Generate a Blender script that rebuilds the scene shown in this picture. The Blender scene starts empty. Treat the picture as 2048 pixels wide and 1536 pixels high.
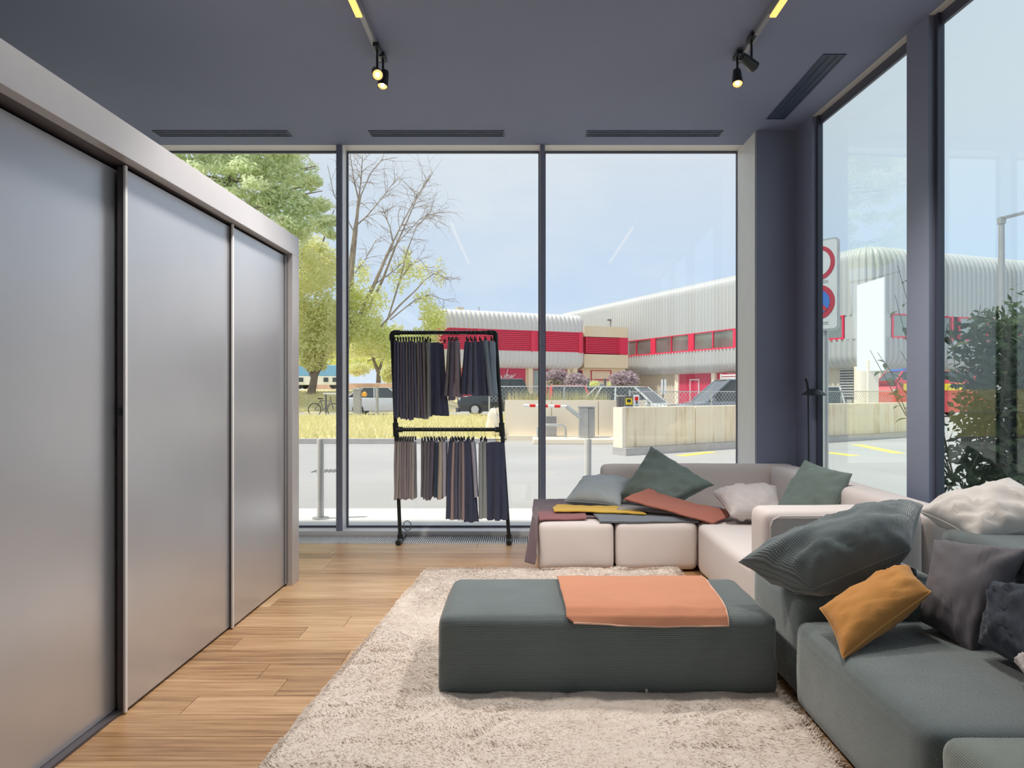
import bpy, bmesh, math, random
import numpy as np
from mathutils import Vector, Matrix, noise
random.seed(7)
R = math.radians
SC = bpy.context.scene
COL = SC.collection
# ------------------------------------------------------------------ camera, world, sun, exposure
F, CX, CY, H = 1400.0, 1050.0, 780.0, 1.34          # focal length in pixels, vanishing point, eye height
cam_d = bpy.data.cameras.new('camera'); cam = bpy.data.objects.new('camera', cam_d); COL.objects.link(cam)
cam_d.sensor_fit = 'HORIZONTAL'; cam_d.sensor_width = 36.0; cam_d.lens = F / 2048 * 36.0
cam_d.shift_x = -(CX - 1024) / 2048; cam_d.shift_y = (CY - 768) / 2048
cam_d.clip_start = 0.02; cam_d.clip_end = 600
cam.location = (0, 0, H); cam.rotation_euler = (R(90), 0, 0)
SC.camera = cam
SC.view_settings.view_transform = 'Standard'; SC.view_settings.look = 'None'
SC.view_settings.gamma = 1.0; SC.view_settings.use_curve_mapping = False
SC.view_settings.exposure = 0.0
SC.cycles.use_denoising = True
SC.cycles.max_bounces = 10; SC.cycles.transparent_max_bounces = 24
SC.cycles.diffuse_bounces = 6; SC.cycles.glossy_bounces = 4
SC.cycles.sample_clamp_indirect = 6.0; SC.cycles.caustics_reflective = False; SC.cycles.caustics_refractive = False

SKY_STRENGTH = 1.18
w = bpy.data.worlds.new('sky'); SC.world = w; w.use_nodes = True
nt = w.node_tree; nt.nodes.clear()
wo = nt.nodes.new('ShaderNodeOutputWorld'); bg = nt.nodes.new('ShaderNodeBackground')
tc = nt.nodes.new('ShaderNodeTexCoord'); sp = nt.nodes.new('ShaderNodeSeparateXYZ')
rp = nt.nodes.new('ShaderNodeValToRGB'); mp = nt.nodes.new('ShaderNodeMapping')
nz = nt.nodes.new('ShaderNodeTexNoise'); cr = nt.nodes.new('ShaderNodeValToRGB'); mx = nt.nodes.new('ShaderNodeMixRGB')
L = nt.links.new
L(tc.outputs['Generated'], sp.inputs[0]); L(sp.outputs[2], rp.inputs[0])
rp.color_ramp.elements[0].position = 0.0; rp.color_ramp.elements[0].color = (0.72, 0.80, 0.90, 1)
rp.color_ramp.elements[1].position = 0.9; rp.color_ramp.elements[1].color = (0.60, 0.68, 0.82, 1)
e = rp.color_ramp.elements.new(0.13); e.color = (0.55, 0.68, 0.87, 1)
e = rp.color_ramp.elements.new(0.33); e.color = (0.66, 0.71, 0.79, 1)
L(tc.outputs['Generated'], mp.inputs[0]); mp.inputs['Scale'].default_value = (1.0, 1.0, 2.6); mp.inputs['Location'].default_value = (0.35, 0.1, 0.2)
L(mp.outputs[0], nz.inputs['Vector']); nz.inputs['Scale'].default_value = 1.9; nz.inputs['Detail'].default_value = 7; nz.inputs['Roughness'].default_value = 0.55
L(nz.outputs['Fac'], cr.inputs[0])
cr.color_ramp.elements[0].position = 0.46; cr.color_ramp.elements[0].color = (0, 0, 0, 1)
cr.color_ramp.elements[1].position = 0.75; cr.color_ramp.elements[1].color = (0.8, 0.8, 0.8, 1)
L(cr.outputs[0], mx.inputs[0]); L(rp.outputs[0], mx.inputs[1]); mx.inputs[2].default_value = (0.80, 0.82, 0.85, 1)
L(mx.outputs[0], bg.inputs[0]); bg.inputs[1].default_value = SKY_STRENGTH; L(bg.outputs[0], wo.inputs[0])

SUN_DIR = Vector((-0.46, -0.11, 0.87)).normalized()     # towards the sun, high above the street
sd = bpy.data.lights.new('sun', 'SUN'); sun = bpy.data.objects.new('sun', sd); COL.objects.link(sun)
sd.energy = 4.0; sd.angle = R(3.0); sd.color = (1.0, 0.94, 0.84)
sun.rotation_euler = SUN_DIR.to_track_quat('Z', 'Y').to_euler(); sun.location = (-6, -4, 14)

# ------------------------------------------------------------------ helpers
def P(px, py, Y): return Vector(((px - CX) * Y / F, Y, H - (py - CY) * Y / F))
def G(px, py, z=0.0):
    Y = (H - z) * F / (py - CY); return Vector(((px - CX) * Y / F, Y, z))
def lerp(a, b, t): return a + (b - a) * t
def nf(x, y=0, z=0): return noise.noise(Vector((x, y, z)))

ORG = {}
class MB:
    def __init__(s): s.v = []; s.f = []; s.uv = None
    def add(s, vs, fs):
        o = len(s.v); s.v.extend([tuple(q) for q in vs]); s.f.extend([tuple(i + o for i in f) for f in fs]); return s
    def box(s, x0, x1, y0, y1, z0, z1):
        return s.add([(x0,y0,z0),(x1,y0,z0),(x1,y1,z0),(x0,y1,z0),(x0,y0,z1),(x1,y0,z1),(x1,y1,z1),(x0,y1,z1)],
                     [(0,3,2,1),(4,5,6,7),(0,1,5,4),(1,2,6,5),(2,3,7,6),(3,0,4,7)])
    def obox(s, c, sx, sy, sz, M=None):
        o = len(s.v); s.box(-sx/2, sx/2, -sy/2, sy/2, -sz/2, sz/2)
        M = M or Matrix(); c = Vector(c)
        for i in range(o, len(s.v)): s.v[i] = tuple(c + M @ Vector(s.v[i]))
        return s
    def cbox(s, x0, x1, y0, y1, z0, z1, c):          # box with chamfered vertical and top edges
        xs = [(x0+c,y0),(x1-c,y0),(x1,y0+c),(x1,y1-c),(x1-c,y1),(x0+c,y1),(x0,y1-c),(x0,y0+c)]
        xi = [(min(max(x,x0+c),x1-c), min(max(y,y0+c),y1-c)) for x,y in xs]
        vs = [(x,y,z0) for x,y in xs] + [(x,y,z1-c) for x,y in xs] + [(x,y,z1) for x,y in xi]
        fs = [tuple(range(7,-1,-1)), tuple(range(16,24))]
        for k in (0, 8):
            for i in range(8): fs.append((k+i, k+(i+1)%8, k+8+(i+1)%8, k+8+i))
        return s.add(vs, fs)
    def tube(s, pts, r, n=8, caps=True):
        pts = [Vector(p) for p in pts]; m = len(pts)
        rs = r if isinstance(r, (list, tuple)) else [r]*m
        vs = []; up = None
        for i, p in enumerate(pts):
            t = (pts[min(i+1,m-1)] - pts[max(i-1,0)]).normalized()
            if up is None:
                up = Vector((0,0,1)) if abs(t.z) < 0.9 else Vector((1,0,0))
            a = t.cross(up); a = a.normalized() if a.length > 1e-6 else t.orthogonal().normalized()
            b = a.cross(t).normalized(); up = b
            for k in range(n):
                q = 2*math.pi*k/n; vs.append(p + (a*math.cos(q) + b*math.sin(q))*rs[i])
        fs = []
        for i in range(m-1):
            for k in range(n):
                k2 = (k+1) % n; fs.append((i*n+k, i*n+k2, (i+1)*n+k2, (i+1)*n+k))
        if caps: fs.append(tuple(range(n-1,-1,-1))); fs.append(tuple((m-1)*n+k for k in range(n)))
        return s.add(vs, fs)
    def cyl(s, a, b, r, n=16): return s.tube([a, b], r, n)
    def lathe(s, prof, c, n=20, M=None):
        c = Vector(c); M = M or Matrix(); vs = []; fs = []
        for r, z in prof:
            for k in range(n):
                q = 2*math.pi*k/n; vs.append(c + M @ Vector((r*math.cos(q), r*math.sin(q), z)))
        for i in range(len(prof)-1):
            for k in range(n):
                k2 = (k+1)%n; fs.append((i*n+k, i*n+k2, (i+1)*n+k2, (i+1)*n+k))
        fs.append(tuple(range(n-1,-1,-1))); fs.append(tuple((len(prof)-1)*n+k for k in range(n)))
        return s.add(vs, fs)
    def prism(s, poly, y0, y1, axis='y'):              # polygon in xz extruded along y (axis 'y') or in xy extruded along z ('z')
        n = len(poly)
        if axis == 'y': vs = [(x,y0,z) for x,z in poly] + [(x,y1,z) for x,z in poly]
        else: vs = [(x,y,y0) for x,y in poly] + [(x,y,y1) for x,y in poly]
        fs = [tuple(range(n)), tuple(range(2*n-1,n-1,-1))]
        for i in range(n):
            j = (i+1)%n; fs.append((i, n+i, n+j, j))
        return s.add(vs, fs)
    def grid(s, fn, nu, nv):
        vs = [fn(i/nu, j/nv) for j in range(nv+1) for i in range(nu+1)]
        fs = [(j*(nu+1)+i, j*(nu+1)+i+1, (j+1)*(nu+1)+i+1, (j+1)*(nu+1)+i) for j in range(nv) for i in range(nu)]
        return s.add(vs, fs)
    def mesh(s, name, smooth=None):
        me = bpy.data.meshes.new(name); me.from_pydata(s.v, [], s.f); me.validate(clean_customdata=False)
        bm = bmesh.new(); bm.from_mesh(me); bmesh.ops.recalc_face_normals(bm, faces=bm.faces); bm.to_mesh(me); bm.free()
        if smooth:
            me.shade_smooth()
            if smooth < 170: me.set_sharp_from_angle(angle=R(smooth))
        return me
    def build(s, name, mat, parent=None, smooth=None, local=False, kind=None, bevel=0, org=None, **tags):
        if parent is not None:
            o0 = ORG.get(parent, Vector()) if not local else Vector()
        elif local: o0 = Vector()
        else:
            a = np.array(s.v); lo, hi = a.min(0), a.max(0)
            o0 = Vector(org) if org else Vector(((lo[0]+hi[0])/2, (lo[1]+hi[1])/2, lo[2]))
        if o0.length > 0: s.v = [(x-o0.x, y-o0.y, z-o0.z) for x,y,z in s.v]
        me = s.mesh(name, smooth); ob = bpy.data.objects.new(name, me); COL.objects.link(ob)
        if mat: me.materials.append(mat)
        if parent is not None: ob.parent = parent; ORG[ob] = o0
        else: ob.location = o0; ORG[ob] = o0
        if bevel:
            m = ob.modifiers.new('bevel', 'BEVEL'); m.width = bevel; m.segments = 2; m.limit_method = 'ANGLE'
        if kind: ob['kind'] = kind
        for k, v in tags.items(): ob[k] = v
        return ob
def empty(name, loc, rz=0, **tags):
    o = bpy.data.objects.new(name, None); COL.objects.link(o); o.location = loc; o.rotation_euler = (0,0,rz)
    o.empty_display_size = 0.1; ORG[o] = Vector(loc)
    for k, v in tags.items(): o[k] = v
    return o
def tag(o, label, cat, group=None):
    o['label'] = label; o['category'] = cat
    if group: o['group'] = group
    return o
def dup(root, loc, rz=None):
    r = root.copy(); COL.objects.link(r); r.location = loc; ORG[r] = Vector(loc)
    if rz is not None: r.rotation_euler = (0,0,rz)
    for ch in list(root.children):
        c = ch.copy(); COL.objects.link(c); c.parent = r
        for g in list(ch.children):
            d = g.copy(); COL.objects.link(d); d.parent = c
    return r
def raw_mesh(name, V, Fq, mat, parent=None, kind=None, smooth=False):   # numpy arrays, quads or tris
    V = np.asarray(V, dtype=np.float32); Fq = np.asarray(Fq, dtype=np.int32); k = Fq.shape[1]
    if parent is not None: V = V - np.array(ORG.get(parent, Vector()), dtype=np.float32)
    me = bpy.data.meshes.new(name); me.vertices.add(len(V)); me.vertices.foreach_set('co', V.ravel())
    me.loops.add(Fq.size); me.loops.foreach_set('vertex_index', Fq.ravel())
    me.polygons.add(len(Fq)); me.polygons.foreach_set('loop_start', np.arange(0, Fq.size, k, dtype=np.int32))
    me.update(calc_edges=True)
    if smooth: me.shade_smooth()
    me.materials.append(mat)
    ob = bpy.data.objects.new(name, me); COL.objects.link(ob)
    if parent is not None: ob.parent = parent; ORG[ob] = ORG.get(parent, Vector())
    if kind: ob['kind'] = kind
    return ob

# ------------------------------------------------------------------ materials
class NT:
    def __init__(s, name):
        s.m = bpy.data.materials.new(name); s.m.use_nodes = True; s.t = s.m.node_tree; s.t.nodes.clear()
        s.out = s.n('ShaderNodeOutputMaterial')
    def n(s, t, **kw):
        x = s.t.nodes.new(t)
        for k, v in kw.items():
            if k.startswith('i_'): x.inputs[k[2:].replace('_', ' ')].default_value = v
            else: setattr(x, k, v)
        return x
    def l(s, a, b): s.t.links.new(a, b)
    def math(s, op, a, b=None):
        x = s.n('ShaderNodeMath', operation=op)
        for i, q in enumerate((a, b)):
            if q is None: continue
            if isinstance(q, (int, float)): x.inputs[i].default_value = q
            else: s.l(q, x.inputs[i])
        return x.outputs[0]
    def ramp(s, fac, stops):
        x = s.n('ShaderNodeValToRGB'); s.l(fac, x.inputs[0]); cr = x.color_ramp
        cr.elements[0].position, cr.elements[0].color = stops[0][0], (*stops[0][1], 1)
        cr.elements[1].position, cr.elements[1].color = stops[-1][0], (*stops[-1][1], 1)
        for p, c in stops[1:-1]:
            q = cr.elements.new(p); q.color = (*c, 1)
        return x.outputs[0]
    def noise(s, scale, detail=4, vec=None, rough=0.5, stretch=None):
        x = s.n('ShaderNodeTexNoise'); x.inputs['Scale'].default_value = scale; x.inputs['Detail'].default_value = detail; x.inputs['Roughness'].default_value = rough
        if vec is None: vec = s.n('ShaderNodeTexCoord').outputs['Object']
        if stretch:
            mp = s.n('ShaderNodeMapping'); mp.inputs['Scale'].default_value = stretch; s.l(vec, mp.inputs[0]); vec = mp.outputs[0]
        s.l(vec, x.inputs['Vector']); return x.outputs['Fac']
    def pos(s): return s.n('ShaderNodeNewGeometry').outputs['Position']
    def bsdf(s, col, rough=0.6, metal=0.0, bump=None, strength=0.2, dist=0.01, spec=None, sheen=0, coat=0):
        b = s.n('ShaderNodeBsdfPrincipled')
        if isinstance(col, tuple): b.inputs['Base Color'].default_value = (*col, 1)
        else: s.l(col, b.inputs['Base Color'])
        if isinstance(rough, (int, float)): b.inputs['Roughness'].default_value = rough
        else: s.l(rough, b.inputs['Roughness'])
        b.inputs['Metallic'].default_value = metal
        if spec is not None: b.inputs['Specular IOR Level'].default_value = spec
        if sheen: b.inputs['Sheen Weight'].default_value = sheen; b.inputs['Sheen Roughness'].default_value = 0.4
        if coat: b.inputs['Coat Weight'].default_value = coat
        if bump is not None:
            q = s.n('ShaderNodeBump'); q.inputs['Strength'].default_value = strength; q.inputs['Distance'].default_value = dist
            s.l(bump, q.inputs['Height']); s.l(q.outputs[0], b.inputs['Normal'])
        s.l(b.outputs[0], s.out.inputs[0]); s.b = b
        return s.m
def sc3(c, k): return tuple(min(1, x*k) for x in c)
def paint(name, col, rough=0.55, metal=0.0, var=0.06, scale=6, bump=0.0, coat=0, spec=None):
    t = NT(name); f = t.noise(scale, 5)
    c = t.ramp(f, [(0.25, sc3(col, 1-var)), (0.75, sc3(col, 1+var))])
    return t.bsdf(c, rough, metal, t.noise(scale*30, 3) if bump else None, bump, 0.002, spec, coat=coat)
def fabric(name, col, var=0.10, weave=500, bump=0.35, sheen=0.25, big=3.0):
    t = NT(name); f = t.noise(big, 6); g = t.noise(weave, 2)
    c = t.ramp(t.math('ADD', t.math('MULTIPLY', f, 0.6), t.math('MULTIPLY', g, 0.4)), [(0.3, sc3(col, 1-var)), (0.7, sc3(col, 1+var))])
    h = t.math('ADD', t.math('MULTIPLY', g, 0.5), t.math('MULTIPLY', t.noise(22, 4), 0.5))
    return t.bsdf(c, 0.9, 0, h, bump, 0.004, 0.2, sheen)
def corduroy(name, col, axis, pitch=0.008, var=0.35):
    """fine ribs; axis 'y' = ribs run along x, 'x' = ribs run along y, 'uv' = ribs across a cushion's own surface"""
    t = NT(name); co = t.n('ShaderNodeTexCoord'); s = t.n('ShaderNodeSeparateXYZ')
    t.l(co.outputs['UV' if axis == 'uv' else 'Object'], s.inputs[0])
    if axis == 'uv': d = s.outputs[1]
    elif axis == 'y': d = t.math('ADD', s.outputs[1], s.outputs[2])
    else: d = t.math('ADD', s.outputs[0], s.outputs[2])
    d = t.math('ADD', d, t.math('MULTIPLY', t.noise(2.2, 2), 0.02))
    rib = t.math('MULTIPLY', t.math('ADD', t.math('SINE', t.math('MULTIPLY', d, 2*math.pi/pitch)), 1.0), 0.5)
    f = t.noise(5, 5)
    k = t.math('ADD', t.math('MULTIPLY', rib, 0.55), t.math('MULTIPLY', f, 0.45))
    c = t.ramp(k, [(0.1, sc3(col, 1-var)), (0.85, sc3(col, 1+var))])
    return t.bsdf(c, 0.85, 0, t.math('ADD', rib, t.math('MULTIPLY', f, 0.3)), 0.45, pitch*0.5, 0.25, 0.9)
def glass_mat(name, tint=(0.97, 0.985, 0.98)):
    t = NT(name); g = t.n('ShaderNodeNewGeometry'); d = t.n('ShaderNodeVectorMath', operation='DOT_PRODUCT')
    t.l(g.outputs['Incoming'], d.inputs[0]); t.l(g.outputs['Normal'], d.inputs[1])
    c = t.math('ABSOLUTE', d.outputs['Value'])
    fr = t.math('ADD', t.math('MULTIPLY', t.math('POWER', t.math('SUBTRACT', 1.0, c), 5.0), 0.93), 0.045)
    tr = t.n('ShaderNodeBsdfTransparent'); tr.inputs[0].default_value = (*tint, 1)
    gl = t.n('ShaderNodeBsdfGlossy'); gl.inputs['Roughness'].default_value = 0.0; gl.inputs['Color'].default_value = (0.95, 0.97, 0.97, 1)
    mxs = t.n('ShaderNodeMixShader'); t.l(fr, mxs.inputs[0]); t.l(tr.outputs[0], mxs.inputs[1]); t.l(gl.outputs[0], mxs.inputs[2])
    t.l(mxs.outputs[0], t.out.inputs[0]); return t.m
def emis(name, col, strength):
    t = NT(name); e = t.n('ShaderNodeEmission'); e.inputs[0].default_value = (*col, 1); e.inputs[1].default_value = strength
    t.l(e.outputs[0], t.out.inputs[0]); return t.m
def leafmat(name, c0, c1, trans=0.35):
    t = NT(name); f = t.noise(0.9, 3, t.pos()); f2 = t.noise(9, 2, t.pos())
    k = t.math('ADD', t.math('MULTIPLY', f, 0.5), t.math('MULTIPLY', f2, 0.5))
    c = t.ramp(k, [(0.32, c0), (0.68, c1)])
    d = t.n('ShaderNodeBsdfDiffuse'); t.l(c, d.inputs[0]); tr = t.n('ShaderNodeBsdfTranslucent'); t.l(c, tr.inputs[0])
    m = t.n('ShaderNodeMixShader'); m.inputs[0].default_value = trans; t.l(d.outputs[0], m.inputs[1]); t.l(tr.outputs[0], m.inputs[2])
    t.l(m.outputs[0], t.out.inputs[0]); return t.m

M = {}
M['ceiling'] = paint('ceiling_paint', (0.215, 0.245, 0.355), 0.7, var=0.03, scale=1.5)
M['frame'] = paint('window_frame_paint', (0.245, 0.275, 0.375), 0.45, var=0.03, scale=3)
M['frame_dark'] = paint('dark_frame_paint', (0.07, 0.08, 0.12), 0.4, var=0.05, scale=3)
M['soffit'] = paint('pale_frame_metal', (0.70, 0.68, 0.64), 0.4, 0.0, var=0.03)
M['sill'] = paint('sill_metal', (0.84, 0.83, 0.82), 0.35, 0.0, var=0.03)
M['glass'] = glass_mat('clear_window_glass')
M['glass_side'] = glass_mat('cool_window_glass', (0.93, 0.975, 0.965))
M['wall'] = paint('wall_paint', (0.55, 0.54, 0.53), 0.75, var=0.03)
M['black'] = paint('black_powder_coat', (0.018, 0.024, 0.026), 0.42, 0.0, var=0.2, scale=20)
M['vent'] = paint('vent_enamel', (0.035, 0.055, 0.10), 0.5, var=0.1)
M['alu'] = paint('brushed_aluminium', (0.74, 0.74, 0.74), 0.32, 0.9, var=0.05, scale=30)
M['track'] = paint('track_grey', (0.33, 0.34, 0.36), 0.4, 0.2)
M['gloom'] = paint('recess_trim_and_shade', (0.085, 0.075, 0.085), 0.5)
t = NT('wardrobe_lacquer'); M['door'] = t.bsdf(t.ramp(t.noise(2, 3), [(0.3, (0.60, 0.615, 0.655)), (0.7, (0.64, 0.655, 0.695))]), 0.31, 0.62, None)
M['casing'] = paint('wardrobe_frame_lacquer', (0.58, 0.565, 0.575), 0.36, 0.25, var=0.02)
# wood planks: grain from world position, shade from each plank's own random value
t = NT('oak_plank'); oi = t.n('ShaderNodeObjectInfo'); ps = t.pos()
ofs = t.n('ShaderNodeVectorMath', operation='ADD'); cmb = t.n('ShaderNodeCombineXYZ')
t.l(t.math('MULTIPLY', oi.outputs['Random'], 37.0), cmb.inputs[0]); t.l(t.math('MULTIPLY', oi.outputs['Random'], 91.0), cmb.inputs[2])
t.l(ps, ofs.inputs[0]); t.l(cmb.outputs[0], ofs.inputs[1])
g1 = t.noise(3.0, 6, ofs.outputs[0], 0.62, (0.55, 14, 1)); g2 = t.noise(14.0, 4, ofs.outputs[0], 0.6, (0.35, 9, 1)); g3 = t.noise(1.2, 2, ofs.outputs[0], 0.5, (1, 3, 1))
k = t.math('ADD', t.math('ADD', t.math('MULTIPLY', g1, 0.55), t.math('MULTIPLY', g2, 0.30)), t.math('ADD', t.math('MULTIPLY', g3, 0.15), t.math('MULTIPLY', t.math('SUBTRACT', oi.outputs['Random'], 0.5), 0.19)))
wc = t.ramp(k, [(0.28, (0.17, 0.085, 0.038)), (0.43, (0.41, 0.235, 0.115)), (0.56, (0.58, 0.365, 0.20)), (0.74, (0.76, 0.54, 0.335))])
M['wood'] = t.bsdf(wc, t.math('ADD', 0.24, t.math('MULTIPLY', g2, 0.2)), 0, k, 0.25, 0.003, 0.5)
M['subfloor'] = paint('floor_joint', (0.11, 0.06, 0.03), 0.8)
t = NT('rug_pile'); f1 = t.noise(4.5, 6, t.pos(), 0.65); f2 = t.noise(38, 4, t.pos(), 0.6)
k = t.math('ADD', t.math('MULTIPLY', f1, 0.5), t.math('MULTIPLY', f2, 0.5))
M['rug'] = t.bsdf(t.ramp(k, [(0.28, (0.52, 0.41, 0.35)), (0.40, (0.77, 0.66, 0.575)), (0.60, (0.88, 0.79, 0.71))]), 0.95, 0, t.noise(60, 5, t.pos(), 0.7), 0.6, 0.012, 0.1, 0.5)
M['beige'] = fabric('greige_upholstery', (0.74, 0.675, 0.65), 0.04)
M['green_y'] = corduroy('green_corduroy_lengthwise', (0.152, 0.188, 0.192), 'y')
M['green_x'] = corduroy('green_corduroy_crosswise', (0.152, 0.188, 0.192), 'x')
M['green_light'] = corduroy('pale_green_corduroy', (0.24, 0.28, 0.25), 'x')
M['cord_pillow'] = corduroy('slate_corduroy', (0.13, 0.165, 0.175), 'uv', 0.0085, 0.5)
M['green_velvet'] = fabric('sage_velvet', (0.165, 0.215, 0.20), 0.12)
M['grey_knit'] = fabric('pale_grey_blue_weave', (0.42, 0.47, 0.50), 0.14, 260)
M['beige_knit'] = fabric('cream_rib_knit', (0.62, 0.57, 0.56), 0.08, 240)
M['white_linen'] = fabric('off_white_linen', (0.78, 0.74, 0.70), 0.05, 350)
M['charcoal'] = fabric('charcoal_felt', (0.165, 0.155, 0.17), 0.08)
M['navy'] = fabric('dark_navy_cotton', (0.055, 0.065, 0.085), 0.08)
M['orange'] = fabric('ochre_leather_cloth', (0.58, 0.27, 0.075), 0.07, 300, 0.2)
M['orange_seam'] = fabric('ochre_seam', (0.72, 0.38, 0.13), 0.05)
M['terracotta'] = fabric('terracotta_wool', (0.56, 0.245, 0.145), 0.06, 450)
M['pink_edge'] = fabric('pink_selvedge', (0.80, 0.50, 0.38), 0.04)
M['mauve'] = fabric('mauve_wool', (0.20, 0.145, 0.165), 0.10)
M['wine'] = fabric('wine_wool', (0.29, 0.13, 0.14), 0.10)
M['yellow'] = fabric('mustard_wool', (0.72, 0.46, 0.085), 0.06)
M['bluegrey'] = fabric('blue_grey_wool', (0.20, 0.225, 0.26), 0.08)
M['midgrey'] = fabric('mid_grey_wool', (0.37, 0.37, 0.37), 0.08)
M['rust'] = fabric('rust_wool', (0.40, 0.15, 0.11), 0.08)
M['led'] = emis('warm_linear_light', (1.0, 0.60, 0.17), 1.6)
M['led_on'] = emis('warm_lamp_glow', (1.0, 0.78, 0.50), 22.0)
M['spot_hot'] = emis('spot_bulb', (1.0, 0.84, 0.62), 30.0)
M['spot_warm'] = emis('spot_reflector', (1.0, 0.58, 0.20), 1.6)
# outdoors
t = NT('asphalt'); f1 = t.noise(0.35, 5, t.pos()); f2 = t.noise(60, 3, t.pos())
M['asphalt'] = t.bsdf(t.ramp(t.math('ADD', t.math('MULTIPLY', f1, 0.7), t.math('MULTIPLY', f2, 0.3)), [(0.3, (0.40, 0.39, 0.38)), (0.7, (0.50, 0.485, 0.47))]), 0.85)
M['pavement'] = paint('pale_concrete_paving', (0.80, 0.78, 0.74), 0.8, var=0.03)
t = NT('dry_lawn'); f1 = t.noise(0.5, 6, t.pos()); f2 = t.noise(9, 4, t.pos(), 0.7)
M['lawn'] = t.bsdf(t.ramp(t.math('ADD', t.math('MULTIPLY', f1, 0.55), t.math('MULTIPLY', f2, 0.45)), [(0.32, (0.48, 0.49, 0.20)), (0.48, (0.76, 0.65, 0.36)), (0.68, (0.90, 0.79, 0.52))]), 0.9, 0, f2, 0.6, 0.05)
M['grass'] = leafmat('dry_grass_blades', (0.66, 0.67, 0.32), (0.95, 0.85, 0.56), 0.45)
t = NT('board_marked_concrete'); f1 = t.noise(1.6, 6, t.pos(), 0.6, (5, 5, 0.35)); f2 = t.noise(2.2, 4, t.pos())
M['concrete'] = t.bsdf(t.ramp(t.math('ADD', t.math('MULTIPLY', f1, 0.75), t.math('MULTIPLY', f2, 0.25)), [(0.30, (0.60, 0.46, 0.29)), (0.46, (0.90, 0.77, 0.56)), (0.68, (0.95, 0.87, 0.69))]), 0.85, 0, f1, 0.3, 0.02)
M['concrete_pale'] = paint('smooth_concrete', (0.95, 0.85, 0.69), 0.85, var=0.04, scale=0.8)
M['kerb'] = paint('grey_kerb_stone', (0.50, 0.48, 0.46), 0.85, var=0.08)
M['clad'] = paint('pale_grey_cladding', (0.78, 0.765, 0.74), 0.45, 0.0, var=0.02, scale=0.2)
M['clad_wing'] = paint('silver_grey_cladding', (0.54, 0.55, 0.54), 0.42, 0.0, var=0.02, scale=0.2)
M['red'] = paint('red_enamel', (0.86, 0.045, 0.11), 0.45, var=0.05)
M['red_dark'] = paint('deep_red_panel', (0.62, 0.05, 0.11), 0.5, var=0.05)
M['cream'] = paint('cream_render', (0.92, 0.79, 0.56), 0.8, var=0.04)
M['sand'] = paint('sand_render', (0.66, 0.59, 0.48), 0.8, var=0.06)
M['pane'] = paint('reflective_pane', (0.36, 0.40, 0.36), 0.10, 0.55, var=0.3, scale=0.5)
M['dark_pane'] = paint('dark_pane', (0.06, 0.075, 0.08), 0.12, 0.1, var=0.2)
M['roof'] = paint('roof_felt', (0.42, 0.41, 0.40), 0.8)
M['bark'] = paint('grey_brown_bark', (0.24, 0.19, 0.15), 0.9, var=0.35, scale=3)
M['birch_bark'] = paint('pale_birch_bark', (0.40, 0.335, 0.28), 0.85, var=0.4, scale=2.0)
M['leaf'] = leafmat('light_green_leaves', (0.78, 0.83, 0.34), (0.96, 0.95, 0.62), 0.55)
M['leaf_olive'] = leafmat('olive_leaves', (0.72, 0.74, 0.36), (0.94, 0.92, 0.60), 0.55)
M['pine'] = leafmat('pine_needles', (0.66, 0.76, 0.46), (0.93, 0.95, 0.70), 0.5)
M['bush_leaf'] = leafmat('dark_laurel_leaf', (0.07, 0.105, 0.065), (0.22, 0.28, 0.16), 0.35)
M['bush_pale'] = leafmat('pale_shrub_leaf', (0.28, 0.34, 0.13), (0.50, 0.54, 0.25), 0.3)
M['lavender'] = leafmat('dusty_pink_blossom', (0.42, 0.32, 0.34), (0.70, 0.58, 0.60), 0.3)
M['white'] = paint('white_enamel', (0.86, 0.86, 0.86), 0.4, var=0.02)
M['silver'] = paint('silver_car_paint', (0.66, 0.66, 0.64), 0.25, 0.3, coat=0.5, var=0.02)
M['car_white'] = paint('pearl_white_car_paint', (0.74, 0.76, 0.74), 0.25, 0.1, coat=0.5, var=0.02)
M['car_dark'] = paint('slate_car_paint', (0.23, 0.26, 0.30), 0.22, 0.4, coat=0.6, var=0.03)
M['car_black'] = paint('black_car_paint', (0.05, 0.055, 0.06), 0.25, 0.2, coat=0.6, var=0.03)
M['car_red'] = paint('red_car_paint', (0.72, 0.06, 0.07), 0.25, 0.0, coat=0.6, var=0.03)
M['tyre'] = paint('tyre_rubber', (0.03, 0.03, 0.032), 0.8)
M['blue'] = paint('sky_blue_paint', (0.22, 0.50, 0.85), 0.45)
M['hivis'] = paint('bright_yellow_paint', (0.95, 0.72, 0.03), 0.5, var=0.03)
M['grey_box'] = paint('grey_steel_box', (0.40, 0.40, 0.41), 0.5, 0.2)
M['grey_dark'] = paint('dark_grey_steel', (0.16, 0.155, 0.16), 0.5, 0.2)
M['galv'] = paint('galvanised_steel', (0.55, 0.56, 0.56), 0.4, 0.6, var=0.1)
M['bollard'] = paint('pale_grey_post_paint', (0.78, 0.76, 0.73), 0.45)
M['sign_face'] = paint('sign_back_white', (0.70, 0.73, 0.74), 0.5, var=0.02)
M['sign_red'] = paint('sign_red', (0.50, 0.05, 0.08), 0.5, var=0.03)
M['sign_blue'] = paint('sign_blue', (0.06, 0.20, 0.62), 0.5, var=0.03)
M['orange_lamp'] = paint('orange_plastic', (0.95, 0.45, 0.03), 0.4)
M['letter'] = paint('white_lettering', (0.90, 0.86, 0.86), 0.5, var=0.01)
M['tail'] = paint('red_tail_lamp', (0.75, 0.02, 0.02), 0.2, var=0.05)
M['head'] = paint('clear_head_lamp', (0.80, 0.82, 0.84), 0.1, 0.3, var=0.05)
M['line'] = paint('yellow_road_paint', (0.88, 0.70, 0.14), 0.7, var=0.06)
M['pinkroof'] = paint('pink_tiles', (0.74, 0.50, 0.45), 0.8, var=0.15, scale=2)
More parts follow.
